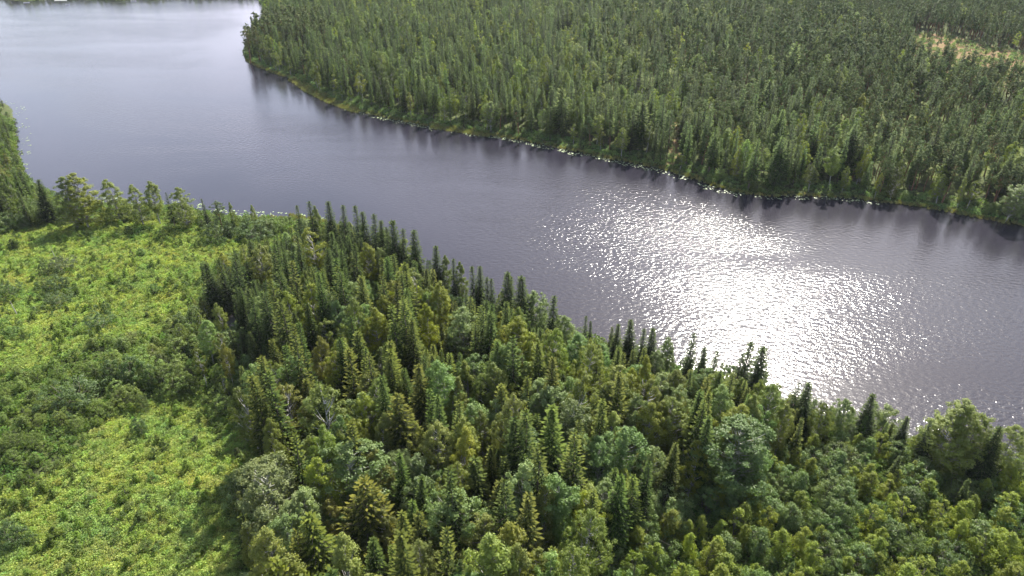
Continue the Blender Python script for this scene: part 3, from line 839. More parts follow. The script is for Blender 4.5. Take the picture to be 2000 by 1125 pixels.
SIL = np.array([(-500, 120), (0, 190), (25, 260), (35, 320), (60, 365), (100, 400), (150, 402), (400, 415), (560, 425), (600, 425), (700, 428),
                (770, 452), (850, 503), (930, 545), (1020, 575), (1080, 605), (1130, 640), (1165, 668), (1200, 668), (1300, 690), (1400, 700),
                (1500, 722), (1560, 770), (1620, 785), (1700, 800), (1770, 835), (1850, 850), (1900, 858), (1950, 868), (2000, 862), (2600, 1000)])

rt = np.random.RandomState(77)
def tintv(base, v=.16, n=1):
    g = 1 + rt.normal(0, v, 1)[0]
    return tuple(float(max(.35, b * g * (1 + rt.normal(0, .035)))) for b in base)

NEARLAND = lambda x, y: (y < 260) & (y < 330 - 0 * x)
# which side of the lake: near land lies under the lake's near shore line
nearx = POLY[:len(near_px)]
def is_near(x, y):
    pl = np.concatenate([nearx, [[nearx[-1][0] + 600, -400], [nearx[0][0] - 900, -400], [nearx[0][0] - 900, nearx[0][1]]]])
    return inside(x, y, pl)

# ---- near bank
THICK = [(1090, 1400), (1180, 1080), (1290, 1000), (1500, 905), (1640, 850), (1760, 850), (1900, 885), (2100, 880), (2700, 1000), (2700, 1500)]
BAND = [(-300, 830), (0, 750), (60, 722), (130, 698), (200, 665), (300, 660), (330, 650), (400, 640), (430, 700), (480, 780), (500, 850), (400, 775), (320, 765), (225, 800), (150, 880), (90, 925), (0, 968), (-300, 1030)]
HEDGE = [(60, 415), (180, 395), (400, 400), (590, 420), (560, 452), (470, 455), (300, 424), (180, 416), (60, 442)]
LBANK = [(-600, 100), (0, 180), (60, 330), (110, 400), (60, 440), (0, 462), (-600, 560)]
DARKS = [(395, 500), (480, 470), (560, 420), (640, 400), (800, 440), (1090, 590), (1060, 640), (980, 640), (900, 620), (860, 560), (700, 520), (560, 560), (520, 700), (470, 720), (420, 640), (395, 600)]
SPRC = [(395, 500), (560, 430), (900, 540), (960, 640), (900, 700), (820, 800), (700, 840), (600, 780), (520, 740), (430, 700), (395, 600)]

x, y = jgrid(-230, 260, 12, 330, 3.35, 5)
rt_thin = np.random.RandomState(6).rand(len(x))
keep = is_near(x, y) & (sdist(x, y) > 1.0)
x, y = x[keep], y[keep]
keep = clear_of_heroes(x, y); x, y = x[keep], y[keep]
sx, sy, sdp = zpx(x, y, 7.0)
gx_, gy_, _ = zpx(x, y, 0.5)
tx, ty_, _ = zpx(x, y, 15.0)
inb = (sx > -260) & (sx < 2260) & (gy_ < 1900) & (ty_ < 1350)
x, y, sx, sy, gx_, gy_ = [q[inb] for q in (x, y, sx, sy, gx_, gy_)]
zg = height(x, y)
m1 = inside(gx_, gy_, MEADOW1); m2 = inside(gx_, gy_, MEADOW2)
th = inside(*zpx(x, y, 3.5)[:2], THICK); bd = inside(*zpx(x, y, 2)[:2], BAND)
he = inside(*zpx(x, y, 1)[:2], HEDGE); lb = inside(*zpx(x, y, 6)[:2], LBANK)
sp_ = inside(sx, sy, SPRC); pt = inside(gx_, gy_, PATCH)
wn = wob(x, y, 26, 5); wn2 = wob(x, y, 17, 7)
dk = inside(*zpx(x, y, 11)[:2], DARKS)
edge = inside(*zpx(x, y, 0.5)[:2], [(260, 640), (420, 560), (540, 760), (500, 900), (600, 1200), (440, 1200), (430, 900), (330, 760)])
for i in range(len(x)):
    r = rt.rand(); P = (sx[i], sy[i])
    if pt[i] or (m1[i] and not he[i]) or m2[i]: continue
    if he[i]:
        if r < .95: k_, h_, wd, tn = 'willow', rt.uniform(2.8, 5.2), rt.uniform(.8, 1.15), tintv((.85, .92, .7))
        else: continue
    elif lb[i]:
        if r < .4: k_, h_, wd, tn = 'birch', rt.uniform(8, 12), rt.uniform(.9, 1.2), tintv((.85, .95, .8))
        elif r < .6: k_, h_, wd, tn = 'spruce', rt.uniform(9, 14), 1.0, tintv(G)
        elif r < .9: k_, h_, wd, tn = 'willow', rt.uniform(4, 6), 1.1, tintv((.9, 1, .85))
        else: k_, h_, wd, tn = 'birch', rt.uniform(10, 13), 1.0, tintv((1.2, 1.05, 1.0))
        tn = tuple(.85 * q for q in tn)
        if sy[i] < 345: h_ *= .72
    elif th[i]:
        _, pyc, _ = proj(x[i], y[i], zg[i] + 4)
        if r < .47 + .2 * (pyc > 1000) + .12 * wn[i]: k_, h_, wd, tn = 'sapling', rt.uniform(4.2, 7), rt.uniform(.95, 1.3), tintv((1.25, 1.22, .7), .14)
        elif r < .94: k_, h_, wd, tn = 'willow', rt.uniform(3.8, 5.8), rt.uniform(.9, 1.2), tintv((.9, 1.0, .85), .12)
        else: k_, h_, wd, tn = 'spruce', rt.uniform(4, 6.5), 1.2, tintv(G)
    elif bd[i] or (sx[i] < 330 and r < 9):
        left = sx[i] < 210
        if left: k_, h_, wd, tn = 'willow', rt.uniform(1.8, 3.4), rt.uniform(.8, 1.1), tintv((1.08, 1.12, .7), .16)
        else: k_, h_, wd, tn = 'willow', rt.uniform(2.6, 5.0), rt.uniform(.8, 1.2), tintv((1.05, 1.08, .76), .2)
        if not left and r < .10: k_, h_ = 'birch', rt.uniform(7, 10)
        if r > .985: k_, h_, wd = 'sapling', rt.uniform(4, 6), .9
    else:
        lowr = np.clip((sx[i] - 1100) / 700, 0, 1)
        if edge[i] and sx[i] < 560:
            if r < .45: k_, h_, wd, tn = 'willow', rt.uniform(3, 6), 1.1, tintv((.9, 1, .85))
            elif r < .75: k_, h_, wd, tn = 'birch', rt.uniform(7, 11), 1., tintv((1.1, 1, .9))
            else: k_, h_, wd, tn = 'spruce', rt.uniform(7, 12), 1., tintv(G)
        else:
            ps = .86 if dk[i] else .76 if sp_[i] else .38 - .16 * lowr
            ps += .16 * wn[i]
            hmax = 21.0 - 8 * lowr
            if r < ps:
                k_, h_, wd = 'spruce', (.5 + .5 * rt.rand() ** .55) * hmax, rt.uniform(.82, 1.08)
                tn = tintv((.7, .78, .8), .08) if dk[i] else tintv((1.2, 1.1, .9)) if rt.rand() < .6 else tintv((.85, .95, .85))
            else:
                q = rt.rand() + .3 * wn2[i]
                if q < .52:
                    k_, h_, wd = 'birch', rt.uniform(.58, .95) * hmax, rt.uniform(.8, 1.15)
                    c = rt.rand()
                    tn = tintv((1.35, 1.2, .65)) if c < .3 else tintv((1.2, 1.1, 1.05)) if c < .65 else tintv((.95, .95, .8))
                elif q < .82:
                    k_, h_, wd = 'aspen', rt.uniform(.55, .85) * hmax, rt.uniform(.8, 1.1)
                    tn = tintv((1.0, 1.1, .92)) if rt.rand() < .6 else tintv((1.25, 1.2, 1.2))
                else:
                    k_, h_, wd, tn = 'willow', rt.uniform(4, 7), rt.uniform(.9, 1.2), tintv((1.15, 1.15, 1.1))
    # do not hide the lake where the photo shows it
    for _ in range(6):
        qx, qy, _d = proj(x[i], y[i], zg[i] + h_)
        if qy > np.interp(qx, SIL[:, 0], SIL[:, 1]): break
        h_ *= .82
    if sx[i] > 380 or gy_[i] > 700:
        top_x, top_y, _d = proj(x[i], y[i], zg[i] + h_)
        cover_ = (np.abs(HPX - top_x) < 26) & (HBY < gy_[i] + 4) & (HTY + HVIS * (HBY - HTY) > top_y) & (gy_[i] - HBY < 190) & (HH > 7)
        for j_ in np.where(cover_)[0]:
            goal = HTY[j_] + HVIS[j_] * (HBY[j_] - HTY[j_])
            for _ in range(9):
                if proj(x[i], y[i], zg[i] + h_)[1] > goal or h_ < 4: break
                h_ *= .88
    for _ in range(5):
        qx, qy, _d = proj(x[i], y[i], zg[i] + h_ * .92)
        if h_ > 4.5 and (inside([qx], [qy], MEADOW1)[0] or inside([qx], [qy], MEADOW2)[0] or (inside([qx], [qy], HEDGE)[0] and not he[i] and qx < 560)): h_ *= .8
    for _ in range(6):
        qx, qy, _d = proj(x[i], y[i], zg[i] + h_)
        if k_ != 'willow' and 250 < qx < 600 and qy < np.interp(qx, [250, 390, 480, 560, 600], [700, 502, 466, 445, 425]) and not he[i]: h_ *= .82
    if h_ < 3 and k_ in ('spruce', 'birch', 'aspen'): k_ = 'willow'
    if h_ < 1.3: continue
    nv = len(PROTO[k_]); var = int(rt.randint(nv))
    if k_ == 'spruce': var = 5 if h_ < 8.5 else int(rt.choice([0, 1, 2, 3, 4], p=[.28, .24, .18, .14, .16]))
    add_tree(k_, x[i], y[i], h_, wd, tn, var, rt.uniform(0, 6.28))
n_near = len(TREES)

# ---- shrubs and saplings dotted over the meadows
x, y = jgrid(-190, 20, 20, 260, 1.75, 9)
gx_, gy_, _ = zpx(x, y, .3)
mm = (inside(gx_, gy_, MEADOW1) | inside(gx_, gy_, MEADOW2)) & is_near(x, y) & (sdist(x, y) > 3)
x, y, gx_, gy_ = x[mm], y[mm], gx_[mm], gy_[mm]
dens = .34 + .16 * wob(x, y, 14, 2) + .1 * wob(x, y, 7, 6)
mm = (rt.rand(len(x)) < dens) & clear_of_heroes(x, y, 1.0)
x, y, gx_, gy_ = x[mm], y[mm], gx_[mm], gy_[mm]
for i in range(len(x)):
    lw = gy_[i] > 760
    if rt.rand() < .55: add_tree('sapling', x[i], y[i], rt.uniform(1.0, 2.4) * (1.25 if rt.rand() < .15 else 1), rt.uniform(1.3, 1.9), tintv((.95, 1.1, .65), .25), int(rt.randint(3)), rt.uniform(0, 6.28), low=True)
    else: add_tree('willow', x[i], y[i], rt.uniform(.8, 1.9) * (1.4 if rt.rand() < .12 else 1), rt.uniform(.9, 1.2), tintv((1.0, 1.08, .8) if lw else (.8, .95, .65), .22), int(rt.randint(3)), rt.uniform(0, 6.28), low=True)

# ---- far bank forest
x, y = jgrid(-560, 760, 150, 900, 4.35, 21)
keep = (~is_near(x, y)) & (y > 120)
x, y = x[keep], y[keep]
s_ = sdist(x, y)
keep = s_ > 1.5
x, y, s_ = x[keep], y[keep], s_[keep]
gx_, gy_, dp = zpx(x, y, .5)
keep = (gx_ > -260) & (gx_ < 2300) & (gy_ > -70) & (gy_ < 620) & clear_of_heroes(x, y)
x, y, s_, gx_, gy_, dp = [q[keep] for q in (x, y, s_, gx_, gy_, dp)]
cl = inside(gx_, gy_, CLEAR1) | inside(gx_, gy_, CLEAR2) | inside(gx_, gy_, CLEAR3) | inside(gx_, gy_, CLEAR4)
bog = inside(gx_, gy_, BOG) | inside(gx_, gy_, BOG2)
wn = wob(x, y, 60, 8); wn2 = wob(x, y, 35, 10); wn3 = wob(x, y, 22, 4)
# pine belt: top middle towards the right, spruce left and along the shore
pz = np.clip((gx_ - 1050) / 500, 0, 1) * np.clip((330 - gy_ + (gx_ - 1300) * .12) / 160, 0, 1)
pz = np.maximum(pz, np.clip((gx_ - 1650) / 150, 0, 1) * np.clip((gy_ - 140) / 80, 0, 1) * .8)
for i in range(len(x)):
    r = rt.rand()
    if cl[i] and r < .62: continue
    if bog[i] and r < .28: continue
    head = gx_[i] < 660 and 60 < gy_[i] < 105 and gx_[i] < 640
    shore = s_[i] < 4.5
    if shore and r < .35:
        k_, h_, wd, tn = 'willow', rt.uniform(2, 4.5), 1.0, tintv((1, 1.05, .8))
    elif shore and r < .6:
        k_, h_, wd, tn = 'birch', rt.uniform(7, 12), 1.0, tintv((1, 1, .9))
    elif shore and r < .68: continue
    elif head and r < .8:
        k_, h_, wd, tn = 'pine', rt.uniform(14, 18), 1.1, tintv((1.1, 1.03, .95), .08)
    else:
        pp = pz[i] * .75 + .15 * wn2[i] + .03
        pb_ = .2 + .14 * wn3[i]
        if rt.rand() < pp:
            if rt.rand() < .16: continue
            k_, h_, wd, tn = 'pine', rt.uniform(11, 16), rt.uniform(.9, 1.15), tintv((1, 1, 1), .1)
        elif rt.rand() < pb_:
            k_ = 'birch' if rt.rand() < .75 else 'aspen'
            h_, wd, tn = rt.uniform(10, 15), rt.uniform(.7, 1.05), tintv((1.3, 1.25, .85) if rt.rand() < .5 else (.95, 1.0, .9))
        else:
            k_, h_, wd, tn = 'spruce', (7 + 11 * rt.rand() ** .65) * (1 + .14 * wn3[i]), rt.uniform(.75, 1.3), tintv((1.28, 1.38, 1.25), .28)
    if gx_[i] < 530 and gy_[i] < 14 and gx_[i] > -50:   # low growth on the far end of the lake
        h_ = min(h_, 9)
    if cl[i]: h_ *= .38 + .12 * rt.rand()
    add_tree(k_, x[i], y[i], h_, wd, tn, int(rt.randint(99)), rt.uniform(0, 6.28), far=True)

# ------------------------------------------------------------------ which are individuals, which are the mass
for t in TREES:
    t['z'] = float(height(np.array([t['x']]), np.array([t['y']]))[0]) if False else None
zz = height(np.array([t['x'] for t in TREES]), np.array([t['y'] for t in TREES]))
for t, z in zip(TREES, zz):
    t['z'] = max(0.02, float(z)) - .05
    px, py, dp = proj(t['x'], t['y'], t['z'] + t['h'] * .65)
    t['px'], t['py'], t['dp'] = float(px), float(py), float(dp)
    vis = -20 < px < 2020 and -15 < py < 1160
    t['vis'] = vis
    t['score'] = (1e9 if t.get('hero') else 0) + (t['h'] * t['wide'] / dp * (1 if vis else 0)) * (1.0)
LIMIT = 300
KINDNAME = {'spruce': 'spruce_tree', 'birch': 'birch_tree', 'aspen': 'aspen_tree', 'willow': 'willow_shrub', 'sapling': 'birch_sapling', 'pine': 'pine_tree'}
CAT = {'spruce': 'spruce', 'birch': 'birch', 'aspen': 'aspen', 'willow': 'shrub', 'sapling': 'young birch', 'pine': 'pine'}
STUFF = {'spruce': 'spruce_forest', 'birch': 'birch_forest', 'aspen': 'aspen_grove', 'willow': 'shrub_cover', 'sapling': 'sapling_cover', 'pine': 'pine_forest'}
STUFFLAB = {'spruce': 'dense mass of spruces covering the far shore and the back of the stand',
            'birch': 'light green birches mixed through the far forest', 'aspen': 'aspens mixed through the far forest',
            'willow': 'small grey-green bushes spread over banks and meadow', 'sapling': 'knee-high young birches spread over the meadow',
            'pine': 'grey-green pines massed over the far hillside'}

HORI = [(0, 250, 'far left'), (250, 500, 'left'), (500, 750, 'left of centre'), (750, 1000, 'centre left'), (1000, 1250, 'centre right'), (1250, 1500, 'right of centre'), (1500, 1750, 'right'), (1750, 2001, 'far right')]
VERT = [(-30, 200, 'top'), (200, 330, 'upper'), (330, 470, 'upper middle'), (470, 600, 'middle'), (600, 730, 'lower middle'), (730, 860, 'lower'), (860, 1000, 'near the bottom'), (1000, 1200, 'bottom edge')]
ORD = ['leftmost', 'second from left', 'third from left', 'fourth from left', 'fifth from left', 'sixth from left', 'seventh from left', 'eighth from left', 'ninth from left', 'tenth from left', 'eleventh from left', 'twelfth from left', 'thirteenth from left', 'fourteenth from left', 'fifteenth from left', 'sixteenth from left', 'seventeenth from left', 'eighteenth from left', 'nineteenth from left', 'twentieth from left']

def tone(t):
    r, g, b = t['tint']; lum = (r + g + b) / 3
    if r > 1.25 * b and r > 1.1 and lum > .9: return 'yellowish'
    if lum > 1.18 and b > .95: return 'pale'
    if lum < .82: return 'dark'
    return 'green'

def place(t):
    px, py = t['px'], t['py']
    if t.get('far'): return 'far shore'
    if t.get('low'): return 'upper meadow' if py < 760 else 'lower meadow'
    if px < 110 and py < 460: return 'left bank'
    if py < 455 and px < 590: return 'lakeside hedge'
    if inside([px], [py], BAND)[0]: return 'thicket between the meadows'
    if inside([px], [py], THICK)[0]: return 'young thicket'
    return 'mixed stand' if not inside([px], [py], SPRC)[0] else 'spruce stand'

GROUPNAME = {'spruce': 'spruces', 'birch': 'birches', 'aspen': 'aspens', 'willow': 'shrubs', 'sapling': 'young birches', 'pine': 'pines'}
buckets = {}
indiv, mass = [], {}
for k_ in PROTO:
    L_ = sorted([t for t in TREES if t['kind'] == k_], key=lambda t: -t['score'])
    lim = LIMIT
    for n_, t in enumerate(L_):
        if n_ < lim and t['vis']:
            indiv.append(t)
            t['place'] = place(t); t['tone'] = tone(t)
            if not t['label']:
                look = PROTO[k_][t['var'] % len(PROTO[k_])][3]
                hz = next((nm for a, b, nm in HORI if a <= t['px'] < b), 'left' if t['px'] < 0 else 'far right')
                vt = next((nm for a, b, nm in VERT if a <= t['py'] < b), 'top')
                sz = ['low', 'mid-height', 'tall'][int(np.digitize(t['h'], {'pine': [12.8, 14.5], 'spruce': [10.5, 13.5], 'willow': [1.6, 4.2], 'sapling': [1.8, 5.2]}.get(k_, [9.5, 12])))]
                buckets.setdefault((k_, look, t['tone'], t['place'], hz, vt, sz), []).append(t)
        else:
            mass.setdefault(k_, []).append(t)
NOUN = {'spruce': 'spruce', 'birch': 'birch', 'aspen': 'aspen', 'willow': 'shrub', 'sapling': 'young birch', 'pine': 'pine'}
for (k_, look, tn, pl, hz, vt, sz), ts in buckets.items():
    ts.sort(key=lambda t: t['px'])
    if len(ts) > 18:
        ts.sort(key=lambda t: t['py']); hf = len(ts) // 2
        halves = (('rear', ts[:hf]), ('front', ts[hf:]))
    else: halves = (('', ts),)
    vph = {'near the bottom': 'near the bottom', 'bottom edge': 'at bottom edge'}.get(vt, vt + ' level')
    for hn_, ts in halves:
      ts.sort(key=lambda t: t['px'])
      for j, t in enumerate(ts):
        o_ = '' if len(ts) == 1 else ORD[min(j, 19)].replace(' ', '-') + (' ' + hn_ if hn_ else '') + ' '
        t['label'] = f"{o_}{sz} {tn} {look.replace(' ', '-')} {NOUN[k_]} {'on' if pl in ('far shore', 'left bank', 'upper meadow', 'lower meadow') else 'in'} {pl}, {hz}, {vph}"

print('trees', len(TREES), 'individuals', len(indiv), {k: len(v) for k, v in mass.items()})
for k_ in PROTO: print(k_, sum(t['kind'] == k_ for t in TREES), 'visible', sum(t['kind'] == k_ and t['vis'] for t in TREES))

# ------------------------------------------------------------------ link the individuals: empty root > trunk, crown
col = sc.collection
protoobj = {}
for t in indiv:
    k_ = t['kind']; var = t['var'] % len(PROTO[k_])
    cm, tm, ph_, look = PROTO[k_][var]
    root = bpy.data.objects.new(KINDNAME[k_], None)
    root.empty_display_size = .3
    col.objects.link(root)
    root.location = (t['x'], t['y'], t['z'])
    lean_ = .02 if k_ == 'spruce' else .045
    root.rotation_euler = (rt.normal(0, lean_), rt.normal(0, lean_), t['rot'])
    s = t['h'] / ph_
    # crown width is set apart from height for small plants
    root.scale = (s * t['wide'], s * t['wide'], s)
    root['label'] = t['label']; root['category'] = CAT[k_]
    root['group'] = GROUPNAME[k_] + ' of the ' + t['place']
    if (k_, var) not in protoobj:
        c = bpy.data.objects.new('crown', cm); tr_ = bpy.data.objects.new('trunk' if k_ not in ('willow',) else 'stems', tm)
        protoobj[(k_, var)] = (c, tr_)
    else:
        c = protoobj[(k_, var)][0].copy(); tr_ = protoobj[(k_, var)][1].copy()
    for o_ in (c, tr_):
        o_.parent = root; col.objects.link(o_)
    c['tint'] = [float(q) for q in t['tint']]

# ------------------------------------------------------------------ masses by geometry nodes
def scatter(name, pts, rots, scales, tints, variants, kindlist, mat_label, category):
    me = bpy.data.meshes.new(name + '_points')
    n = len(pts)
    me.vertices.add(n); me.vertices.foreach_set('co', np.asarray(pts, np.float32).ravel())
    for an, ty, data in (('rot', 'FLOAT', rots), ('var', 'INT', variants)):
        a = me.attributes.new(an, ty, 'POINT'); a.data.foreach_set('value', np.asarray(data))
    a = me.attributes.new('scl', 'FLOAT_VECTOR', 'POINT'); a.data.foreach_set('vector', np.asarray(scales, np.float32).ravel())
    a = me.attributes.new('tint', 'FLOAT_VECTOR', 'POINT'); a.data.foreach_set('vector', np.asarray(tints, np.float32).ravel())
    o = bpy.data.objects.new(name, me); col.objects.link(o)
    ng = bpy.data.node_groups.new(name + '_scatter', 'GeometryNodeTree')
    ng.interface.new_socket('Geometry', in_out='INPUT', socket_type='NodeSocketGeometry')
    ng.interface.new_socket('Geometry', in_out='OUTPUT', socket_type='NodeSocketGeometry')
    gi = ng.nodes.new('NodeGroupInput'); go = ng.nodes.new('NodeGroupOutput'); jn = ng.nodes.new('GeometryNodeJoinGeometry')
    def na(nm, ty):
        q = ng.nodes.new('GeometryNodeInputNamedAttribute'); q.data_type = ty; q.inputs['Name'].default_value = nm; return q
    ar, asc, av = na('rot', 'FLOAT'), na('scl', 'FLOAT_VECTOR'), na('var', 'INT')
    cx = ng.nodes.new('ShaderNodeCombineXYZ'); ng.links.new(ar.outputs['Attribute'], cx.inputs['Z'])
    for i, ob in enumerate(kindlist):
        oi = ng.nodes.new('GeometryNodeObjectInfo'); oi.inputs['Object'].default_value = ob; oi.transform_space = 'ORIGINAL'
        oi.inputs['As Instance'].default_value = True
        cp = ng.nodes.new('FunctionNodeCompare'); cp.data_type = 'INT'; cp.operation = 'EQUAL'
        ng.links.new(av.outputs['Attribute'], cp.inputs[2]); cp.inputs[3].default_value = i
        ip = ng.nodes.new('GeometryNodeInstanceOnPoints')
        ng.links.new(gi.outputs[0], ip.inputs['Points']); ng.links.new(cp.outputs[0], ip.inputs['Selection'])
        ng.links.new(oi.outputs['Geometry'], ip.inputs['Instance'])
        ng.links.new(cx.outputs[0], ip.inputs['Rotation']); ng.links.new(asc.outputs['Attribute'], ip.inputs['Scale'])
        ng.links.new(ip.outputs[0], jn.inputs[0])
    ng.links.new(jn.outputs[0], go.inputs[0])
    md = o.modifiers.new('scatter', 'NODES'); md.node_group = ng
    o['kind'] = 'stuff'; o['label'] = mat_label; o['category'] = category
    return o

for k_, ts in mass.items():
    fv = FAR[k_]
    var = np.array([rt.randint(len(fv)) for _ in ts], np.int32)
    s = np.array([[t['h'] / fv[v][1] * t['wide'], t['h'] / fv[v][1] * t['wide'], t['h'] / fv[v][1]] for t, v in zip(ts, var)])
    scatter(STUFF[k_], [(t['x'], t['y'], t['z']) for t in ts], np.array([t['rot'] for t in ts], np.float32), s,
            [t['tint'] for t in ts], var, [q[0] for q in fv], STUFFLAB[k_], {'spruce': 'forest', 'birch': 'forest', 'pine': 'forest', 'aspen': 'forest'}.get(k_, 'undergrowth'))

def cover(name, x, y, tintbase, kind, smin, smax, label, category, tv=.14, patchy=None):
    n = len(x); fv = FAR[kind]
    z = np.maximum(height(x, y), -.15) - .05
    t = np.array([tintbase]) * (1 + rt.normal(0, tv, (n, 1))) * (1 + rt.normal(0, .06, (n, 3)))
    if patchy is not None: t = t * patchy
    s = rt.uniform(smin, smax, n)
    return scatter(name, np.stack([x, y, z], 1), rt.uniform(0, 6.28, n).astype(np.float32), np.stack([s * 1.1, s * 1.1, s], 1), np.clip(t, .2, 3),
            rt.randint(0, len(fv), n).astype(np.int32), [q[0] for q in fv], label, category)

# meadow herbs
x, y = jgrid(-200, 30, 15, 270, .78, 31)
gx_, gy_, _ = zpx(x, y, .2)
mm = (inside(gx_, gy_, MEADOW1) | inside(gx_, gy_, MEADOW2)) & (gx_ > -80) & (gy_ < 1200) & (sdist(x, y) > 1)
x, y = x[mm], y[mm]
pt_ = np.stack([1 + .16 * wob(x, y, 16, 3) + .1 * wob(x, y, 5, 9), 1 + .06 * wob(x, y, 16, 3) + .08 * wob(x, y, 5, 9), 1 + .1 * wob(x, y, 9, 1)], 1)
cover('meadow_herbs', x, y, (1.35, 1.27, .92), 'herb', .5, 1.1, 'bright yellow-green ferns and herbs covering the clear-felled meadow', 'meadow plants', patchy=pt_)
# understorey
x, y = jgrid(-210, 240, 15, 300, 1.7, 33)
mm = is_near(x, y) & (sdist(x, y) > .2)
x, y = x[mm], y[mm]
gx_, gy_, _ = zpx(x, y, .2)
mm = ~(inside(gx_, gy_, MEADOW1) | inside(gx_, gy_, MEADOW2) | inside(gx_, gy_, PATCH)) & (gx_ > -80) & (gx_ < 2080) & (gy_ < 1400)
x, y = x[mm], y[mm]
cover('forest_undergrowth', x, y, (.58, .66, .42), 'herb', .9, 1.9, 'green herbs on the forest floor under the near trees', 'undergrowth')
# far shore fringe and floor
x, y = jgrid(-420, 620, 150, 760, 2.0, 35)
s_ = sdist(x, y); gx_, gy_, _ = zpx(x, y, .2)
inv = (gx_ > -60) & (gx_ < 2060) & (gy_ > -30) & ~is_near(x, y)
mm = inv & (s_ > .3) & ((s_ < 9) | (inside(gx_, gy_, CLEAR1) & (rt.rand(len(x)) < .3)) | inside(gx_, gy_, CLEAR3) | inside(gx_, gy_, CLEAR4))
cover('shore_grass', x[mm], y[mm], (.72, .8, .8), 'herb', 1.0, 2.0, 'low grass and herbs fringing the far shore and clearings', 'grass')
# sedge beds in the shallows
SEDGE = [(555, 146), (600, 168), (650, 190), (700, 212), (760, 226), (830, 240), (900, 253), (960, 262)]
x, y = jgrid(-420, 620, 150, 760, .9, 37)
gx_, gy_, _ = zpx(x, y, 0); s_ = sdist(x, y)
mm = (s_ > -3.4) & (s_ < 2) & (((gx_ > 566) & (gx_ < 700)) | ((gx_ > 840) & (gx_ < 955))) & ~is_near(x, y) & (gy_ > 20)
mm |= (s_ > -1.2) & (s_ < 1) & (gx_ > 480) & (gx_ < 2060) & (gy_ > 60) & (rt.rand(len(x)) < .55) & ~is_near(x, y)
cover('shore_sedge', x[mm], y[mm], (1.0, 1.0, 1.0), 'reed', .7, 1.2, 'yellowish sedge standing in the shallows of the far shore', 'sedge')

# ------------------------------------------------------------------ water lily pads
lm, nt = new_mat('lily_pad')
L = nt.links.new
out = N(nt, 'ShaderNodeOutputMaterial'); pb = N(nt, 'ShaderNodeBsdfPrincipled')
gi_ = N(nt, 'ShaderNodeNewGeometry'); rp = N(nt, 'ShaderNodeValToRGB')
rp.color_ramp.elements[0].color = (.12, .17, .06, 1); rp.color_ramp.elements[1].color = (.26, .32, .15, 1)
L(gi_.outputs['Random Per Island'], rp.inputs[0]); L(rp.outputs[0], pb.inputs['Base Color'])
pb.inputs['Roughness'].default_value = .5; pb.inputs['Specular IOR Level'].default_value = .5
L(pb.outputs[0], out.inputs['Surface'])
def pads(name, x, y, label, r0=.16, r1=.42):
    n = len(x); th_ = np.linspace(.25, 6.03, 8)
    r = rt.uniform(r0, r1, n); ph = rt.uniform(0, 6.28, n)
    mb = MB(); z = .02 + rt.uniform(0, .03, n)
    px = x[:, None] + r[:, None] * np.cos(th_[None] + ph[:, None]); py = y[:, None] + r[:, None] * np.sin(th_[None] + ph[:, None])
    tl = rt.normal(0, .05, (n, 2))
    pz = z[:, None] + np.abs(tl[:, :1] * (px - x[:, None]) + tl[:, 1:] * (py - y[:, None]))
    Q = np.stack([px, py, pz], -1)
    V = np.concatenate([Q, np.stack([x, y, z], -1)[:, None]], 1)           # 9 verts per pad: rim + centre
    base = np.arange(n)[:, None] * 9
    F = []
    for a_, b_, c_ in ((0, 1, 2), (2, 3, 4), (4, 5, 6)):
        F.append(np.concatenate([base + 8, base + a_, base + b_, base + c_], 1))
    F.append(np.concatenate([base + 8, base + 6, base + 7, base + 7], 1)[:, :4])
    F = np.concatenate(F[:3])
    mb.v = [V.reshape(-1, 3)]; mb.f = [F]; mb.n = n * 9; mb.m = [np.zeros(len(F), int)]; mb.a = [np.zeros((n * 9, 3))]
    o = bpy.data.objects.new(name, mb.mesh(name + '_mesh', [lm])); col.objects.link(o)
    o['kind'] = 'stuff'; o['label'] = label; o['category'] = 'water lilies'
x, y = jgrid(-420, 460, 100, 700, .62, 41)
s_ = sdist(x, y); gx_, gy_, _ = proj(x, y, 0 * x)
nb_ = wob(x, y, 9, 2) + .6 * wob(x, y, 4, 5)
farm = (s_ < -.4) & (s_ > -3.4 - 1.4 * nb_) & (gx_ > 640) & (gx_ < 1720) & (gy_ > 205) & (gy_ < 400) & (nb_ > -.25)
farm &= (rt.rand(len(x)) < .36)
pads('lily_pads', x[farm], y[farm], 'pale glinting lily pads in a band along the far shore')
nearm = (s_ < -.3) & (s_ > -5) & (((gx_ > 150) & (gx_ < 640) & (gy_ > 385) & (gy_ < 440)) | ((gx_ > 10) & (gx_ < 60) & (gy_ > 195) & (gy_ < 345) & (rt.rand(len(x)) < .25)))
nearm &= (rt.rand(len(x)) < .3) & (nb_ > -.1)
pads('lily_pads', x[nearm], y[nearm], 'pale lily pads off the near shore beside the meadow')

